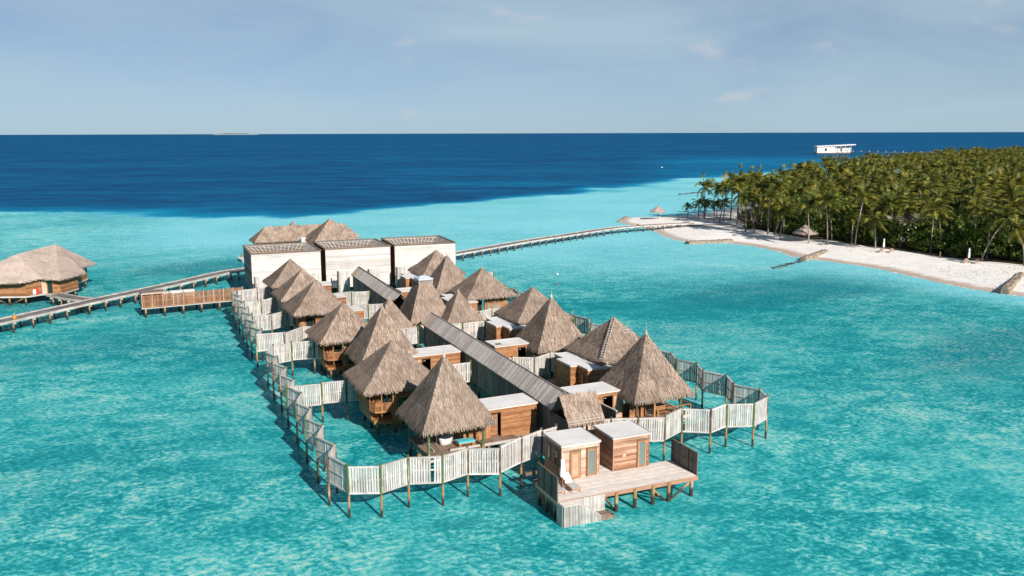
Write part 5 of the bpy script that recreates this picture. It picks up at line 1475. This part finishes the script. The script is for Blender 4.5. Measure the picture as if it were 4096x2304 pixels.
def foliage(name, label, centers, radii, leaves, size, seed, mat='leaf'):
    g = np.random.default_rng(seed); V = []
    for (x, y, z), r in zip(centers, radii):
        n = leaves
        d = g.normal(0, 1, (n, 3)); d /= np.linalg.norm(d, axis=1)[:, None]
        p = np.array((x, y, z)) + d * (r * g.uniform(.55, 1.0, n)**.5)[:, None] * np.array((1, 1, .8))
        nr = d + g.normal(0, .55, (n, 3)) + np.array((0, 0, .35)); nr /= np.linalg.norm(nr, axis=1)[:, None]
        t1 = np.cross(nr, g.normal(0, 1, (n, 3))); t1 /= np.linalg.norm(t1, axis=1)[:, None]; t2 = np.cross(nr, t1)
        s = g.uniform(*size, n)[:, None]
        V.append(np.stack([p - t1*s, p + t2*s*.55, p + t1*s, p - t2*s*.55], 1).reshape(-1, 3))
    V = np.concatenate(V); q = np.arange(len(V)).reshape(-1, 4)
    o = bpy.data.objects.new(name, mesh_np(name, V, q, np.zeros((0, 3)), M[mat])); link(o)
    return tag(o, label, 'undergrowth', kind='stuff')

cs, rs = [], []
edge = smooth_line([(70.5,246),(73,236),(76.5,227.5),(80.6,223.9),(84.8,213.9),(88.1,206.6),(93.4,195.5),(98.2,187.4),(103,183.5),(107,178),(118,165)], .9)
for p in edge:
    for k in range(5):
        d = g.uniform(.3, 7); z = g.uniform(.8, 3.4) if d < 3 else g.uniform(2.0, 5.2)
        cs.append((p.x + d*.72 + g.normal(0, .3), p.y + d*.70 + g.normal(0, .3), .6 + z)); rs.append(g.uniform(.7, 1.35))
foliage('beach_hedge', 'dense green hedge of broad leaved bushes along the back of the beach', cs, rs, 34, (.16, .36), 51)
cs, rs = [], []
for _ in range(3600):
    y = g.uniform(176, 430); x = g.uniform(70, .62*y + 4)
    if inside(np.array([(x, y)]), VEG)[0] and inside(np.array([(x - 2.2, y - 2.2)]), VEG)[0]:
        hi = value_noise(np.array([(x, y)]), 17, 44)[0] > .60
        cs.append((x, y, g.uniform(6.0, 10.6) if hi else g.uniform(2.5, 7.2))); rs.append(g.uniform(1.1, 2.3))
foliage('undergrowth', 'mixed broad leaved trees and bushes filling the gaps between the palms', cs, rs, 26, (.28, .62), 52)
for lab, x, y in (('dark low bush on the sand beside the timber path', 69.0, 252.5), ('small bush on open sand between the left palms', 66.8, 247.0)):
    o = foliage('small_bush', lab, [(x + g.normal(0, .9), y + g.normal(0, .6), .9 + g.uniform(.3, 1.0)) for _ in range(9)], [.7]*9, 26, (.15, .3), 53)
    o['kind'] = 'thing'; o['category'] = 'bush'
# pale roof glimpsed through the trees
t = thing('hidden_villa', 'grey roofed villa with white gable glimpsed through the palms', 'villa', (99, 222, 1.0), R(30))
b = MB(); b.box(-6, 6, -4, 4, 0, 4.2); b.obj('wall', 'white', t)
b = MB(); b.poly([(-7,-5,4.1),(7,-5,4.1),(7,0,6.4),(-7,0,6.4)]); b.poly([(7,5,4.1),(-7,5,4.1),(-7,0,6.4),(7,0,6.4)]); b.obj('roof', 'grey_wood', t)

# thatched beach parasols
def thatch_parasol(label, x, y, r, zt, ze_, pole=True):
    z0 = gz(x, y); t = thing('thatched_parasol', label, 'parasol', (x, y, z0), R(15), 'thatched beach parasols')
    n = 8; ring = [(r*math.cos(2*math.pi*k/n), r*math.sin(2*math.pi*k/n), ze_) for k in range(n)]
    faces = [[ring[k], ring[(k+1) % n], (0, 0, zt)] for k in range(n)]
    o = bpy.data.objects.new('canopy', thatch_mesh('parasol_thatch', faces, [(ring[k], ring[(k+1) % n]) for k in range(n)], 'thatch_pale', 60, 7, (.4, .8), (.06, .12))); link(o, t)
    b = MB(); b.tube([(0, 0, -.5), (0, 0, zt + .7)], [.13, .08], 8); b.obj('pole', 'trunk', t)
thatch_parasol('lone thatched parasol on the sandy tip by the boardwalk', 46.6, 279.2, 2.5, 4.3, 2.5)
thatch_parasol('wide thatched shelter under the palms on the middle beach', 74.2, 220.6, 3.1, 4.2, 2.1)

# loungers and parasols on the beach
for lab, x, y in (('first', 84.9, 198.6), ('second', 95.4, 181.2)):
    z0 = gz(x, y)
    for s, nm in ((-1, 'left'), (1, 'right')):
        lounger('wooden beach lounger %s of the closed parasol, %s' % (nm, 'near the low bright palm' if lab == 'first' else 'near the strongly leaning palm'), s*1.05, -.9, R(-25), (x, y), R(-20), z0, 'new_boards', 'new_boards', 'pairs of loungers on the beach')
    closed_parasol('closed white parasol on the beach, %s' % ('near the low bright palm' if lab == 'first' else 'near the strongly leaning palm'), x, y, z0, 3.2, 0, 'closed parasols on the beach')
x, y = 93.2, 189.0
t = thing('beach_post', 'short dark post standing on the sand before the hedge', 'post', (x, y, gz(x, y)))
b = MB(); b.tube([(0, 0, -.2), (.03, 0, 1.3)], [.16, .13], 8); b.obj('shaft', 'dark_frame', t); b = MB(); b.lathe([(.0, 1.42), (.16, 1.40), (.17, 1.30), (.12, 1.28)][::-1], n=8); b.obj('head', 'dark_frame', t)

# groynes: rows of coral sand bags and rubble walls
def groyne(label, a, b_, w, h, n, seed):
    g = random.Random(seed); L = math.hypot(b_[0]-a[0], b_[1]-a[1]); yaw = math.atan2(b_[1]-a[1], b_[0]-a[0])
    t = thing('stone_groyne', label, 'groyne', (a[0], a[1], 0), yaw, 'low stone groynes of the beach')
    m = MB(); k = n; prof = []
    for i in range(k + 1):
        f = i/k; zt = gz(*loc2(a, yaw, L*f, 0)); zb = min(zt, 0) - .8
        top = max(h, zt + .28) * (1 + g.uniform(-.05, .05)); ww = w*(1 + g.uniform(-.1, .1)) * (.8 if i in (0, k) else 1)
        prof.append([(L*f + g.uniform(-.1, .1), -ww*.62, zb), (L*f, -ww*.55, top*.72), (L*f, -ww*.36, top), (L*f, ww*.36, top), (L*f, ww*.55, top*.72), (L*f, ww*.62, zb)])
    for p_ in prof: m.v += p_
    for i in range(k):
        for j in range(5): m.f.append((i*6+j, i*6+j+1, (i+1)*6+j+1, (i+1)*6+j))
    m.f.append(tuple(range(6))[::-1]); m.f.append(tuple(k*6 + j for j in range(6)))
    m.obj('core', 'seawall', t)
    s = MB()
    for i in range(int(L*5)):
        x = g.uniform(0, L); y = g.uniform(-w*.45, w*.45); zt = gz(*loc2(a, yaw, x, y)); r = g.uniform(.16, .34); zc = max(h, zt + .28) * (1 if abs(y) < w*.36 else .8) - r*.35
        base = len(s.v)
        for q in range(5):
            for j in range(5):
                th, ph = math.pi*(q+.5)/5, 2*math.pi*j/5; rr = r*g.uniform(.75, 1.15)
                s.v.append((x + rr*math.sin(th)*math.cos(ph)*1.2, y + rr*math.sin(th)*math.sin(ph), zc + rr*math.cos(th)*.7))
        for q in range(4):
            for j in range(5): s.f.append((base+q*5+j, base+q*5+(j+1)%5, base+(q+1)*5+(j+1)%5, base+(q+1)*5+j))
        s.f.append(tuple(base + j for j in range(5))[::-1])
    s.obj('stone', 'stone', t, stuff=True)
groyne('low stone groyne slanting along the sandy point left of the palms', (44.6, 221.6), (57.0, 226.2), 2.0, .7, 10, 3)
groyne('low stone groyne running from the middle beach into the water', (64.2, 191.3), (73.6, 203.6), 1.5, .9, 10, 4)
groyne('high stone groyne running out at the picture\'s right edge', (86.0, 150.4), (98.6, 167.5), 1.3, 1.1, 10, 5)
groyne('curved stone edge at the far tip of the sand', (34.0, 277.5), (38.5, 293.5), .8, .45, 8, 6)
# thin broken line of foam where the ripples run out on the sand
m = MB(); g_ = random.Random(12)
sh = smooth_line([tuple(p) for p in ISLE[2:24]], .5)
for i in range(len(sh)-1):
    a, c = sh[i], sh[i+1]
    if g_.random() < .45: continue
    d = (c-a).normalized(); nrm = Vector((-d.y, d.x)); off = .5*math.sin(i*.13) + .25*math.sin(i*.41); w = g_.uniform(.06, .30)
    a = a - nrm*off; c = c - nrm*off
    m.poly([(*(a - nrm*w), .02), (*(c - nrm*w), .02), (*(c + nrm*w), .035), (*(a + nrm*w), .035)])
M['foam'] = mat_plain('foam', (.75, .76, .75), .9, .1, .1)
tag(m.obj('surf_foam', 'foam'), 'thin broken line of white foam along the waterline', 'foam', kind='stuff')
V, Q = [], []; g2 = np.random.default_rng(61)
for k in range(900):
    if k < 320: x, y = g2.uniform(84, 103), g2.uniform(150, 178)
    else: x, y = g2.uniform(42, 98), g2.uniform(160, 262)
    P_ = np.array([(x, y)])
    if not inside(P_, ISLE)[0] or seg_dist(P_, ISLE, True)[0] < 2.5 or inside(P_, VEG)[0]: continue
    z0 = gz(x, y) + .03; r = g2.uniform(.06, .26); a = g2.uniform(0, 3.1); i = len(V)
    for q, w in ((0, 1), (1.6, .45), (3.14, 1), (4.7, .45)): V.append((x + r*w*math.cos(a+q), y + r*w*math.sin(a+q), z0 + g2.uniform(0, .05)))
    Q.append((i, i+1, i+2, i+3))
o = bpy.data.objects.new('beach_wrack', mesh_np('beach_wrack', np.array(V), np.array(Q), np.zeros((0, 3)), M['litter'])); link(o)
tag(o, 'scattered dark weed and twigs washed up on the sand', 'seaweed', kind='stuff')
# dark reef rocks breaking the surface off the point
for lab, a, c, s in (('long dark rock line in the water off the palm point', (77, 402), (90, 417), 1.6), ('dark flat rock slab in the shallows before the middle groyne', (54.5, 180.5), (63.2, 190.6), 1.0)):
    m = MB(); g_ = random.Random(9)
    for i in range(16):
        f = i/15; x = a[0] + (c[0]-a[0])*f + g_.uniform(-.6, .6); y = a[1] + (c[1]-a[1])*f + g_.uniform(-.8, .8); r = s*g_.uniform(.5, 1.1)
        k = 7; rg = [(x + r*1.3*math.cos(2*math.pi*j/k)*g_.uniform(.8, 1.2), y + r*math.sin(2*math.pi*j/k)*g_.uniform(.8, 1.2)) for j in range(k)]
        base = len(m.v); tz = (.05 if s < 1.2 else .3)*g_.uniform(.5, 1.2)
        m.v += [(*q, -.6) for q in rg] + [(x + (q[0]-x)*.7, y + (q[1]-y)*.7, tz) for q in rg]
        for j in range(k): m.f.append((base+j, base+(j+1)%k, base+k+(j+1)%k, base+k+j))
        m.f.append(tuple(base+k+j for j in range(k)))
    tag(m.obj('reef_rock', 'wet_rock'), lab, 'rock')

# ------------------------------------------------------------------ far things
t = thing('floating_house', 'long white flat roofed house on the water beyond the island', 'house', (402, 1166, 0), R(-3))
b = MB(); b.box(0, 23, 0, 14, 1.2, 9.2); b.box(23.01, 44, 3.5, 14, 1.4, 8.6); b.obj('wall', 'white', t)
b = MB(); b.poly([(-1, -1.5, 8.8), (24, -1.5, 9.6), (49, -1.5, 11.0), (49, 15, 11.0), (24, 15, 9.6), (-1, 15, 8.8)]); b.poly([(-1, -1.5, 9.9), (24, -1.5, 10.6), (49, -1.5, 12.2), (49, 15, 12.2), (24, 15, 10.6), (-1, 15, 9.9)])
b.poly([(-1,-1.5,8.8),(24,-1.5,9.6),(24,-1.5,10.6),(-1,-1.5,9.9)]); b.poly([(24,-1.5,9.6),(49,-1.5,11),(49,-1.5,12.2),(24,-1.5,10.6)]); b.poly([(49,-1.5,11),(49,15,11),(49,15,12.2),(49,-1.5,12.2)]); b.poly([(-1,-1.5,8.8),(-1,-1.5,9.9),(-1,15,9.9),(-1,15,8.8)]); b.obj('roof', 'roof_white', t)
b = MB(); b.box(-1, 45, -1, 15, .2, 1.15); b.obj('base', 'dark_frame', t)
for x0, x1, y, z0, z1 in ((9.5, 12.6, 0, 3.0, 7.2), (30, 33, 3.5, 2.4, 7.4), (37.5, 38.7, 3.5, 2.6, 7.6), (40.2, 41.4, 3.5, 2.6, 7.6)):
    framed(t, 'window', x0, x1, y, z0, z1, 'glass', 'white', .22, handle=False)
for x in (24.5, 30, 36, 43.5): piece('terrace_post', 'white', t, (x, -.5, 5), (.4, .4, 9))
bw = boardwalk('far thin jetty leading from the white house to the island', [(447, 1160), (475, 1122), (502, 1090), (530, 1058)], 3.5, 2.6, 9.0, brace=False, name='far_jetty')
rl = MB()
for k in range(12): rl.beam((7*k, -9*k, 2.6), (7*k, -9*k, 4.4), .35, .35)
rl.obj('lamp_posts', 'white', bw)
# islet on the horizon
t = thing('far_islet', 'tiny low islet with trees on the horizon', 'island', (-7130, 23000, 0))
b = MB(); n = 24
for k in range(n):
    a0 = 2*math.pi*k/n; a1 = 2*math.pi*(k+1)/n
    b.poly([(620*math.cos(a0), 260*math.sin(a0), 0), (620*math.cos(a1), 260*math.sin(a1), 0), (560*math.cos(a1), 220*math.sin(a1), 9), (560*math.cos(a0), 220*math.sin(a0), 9)])
    b.poly([(560*math.cos(a0), 220*math.sin(a0), 9), (560*math.cos(a1), 220*math.sin(a1), 9), (0, 0, 10)])
M['far_sand'] = mat_plain('far_sand', (.42, .44, .45), .9, .1, .1, .01); M['far_tree'] = mat_plain('far_trees', (.10, .14, .12), .9, .1, .3, .01)
b.obj('shore', 'far_sand', t)
b = MB(); g_ = random.Random(3)
for k in range(40):
    x = g_.uniform(-420, 330); y = g_.uniform(-120, 100); h = g_.uniform(18, 46)*(1 - abs(x+60)/700); w = g_.uniform(40, 90)
    b.poly([(x-w, y-30, 8), (x+w, y-30, 8), (x+w*.5, y, 8+h), (x-w*.5, y, 8+h)]); b.poly([(x+w, y+30, 8), (x-w, y+30, 8), (x-w*.5, y, 8+h), (x+w*.5, y, 8+h)])
b.obj('trees', 'far_tree', t)
# buoys
for lab, x, y, mt in (('small pale buoy floating right of the thatched huts', 9.1, 173.3, 'white'), ('small dark buoy floating nearer than the pale one', 8.5, 160.7, 'dark_frame'), ('white speck of a buoy far out in the blue', 121, 712, 'white')):
    t = thing('buoy', lab, 'buoy', (x, y, 0)); s = 2 if y > 500 else .7
    b = MB(); b.lathe([(0, -.2), (.28*s, -.05), (.34*s, .12*s), (.22*s, .35*s), (0, .42*s)], n=12); b.obj('float', mt, t, smooth=True)
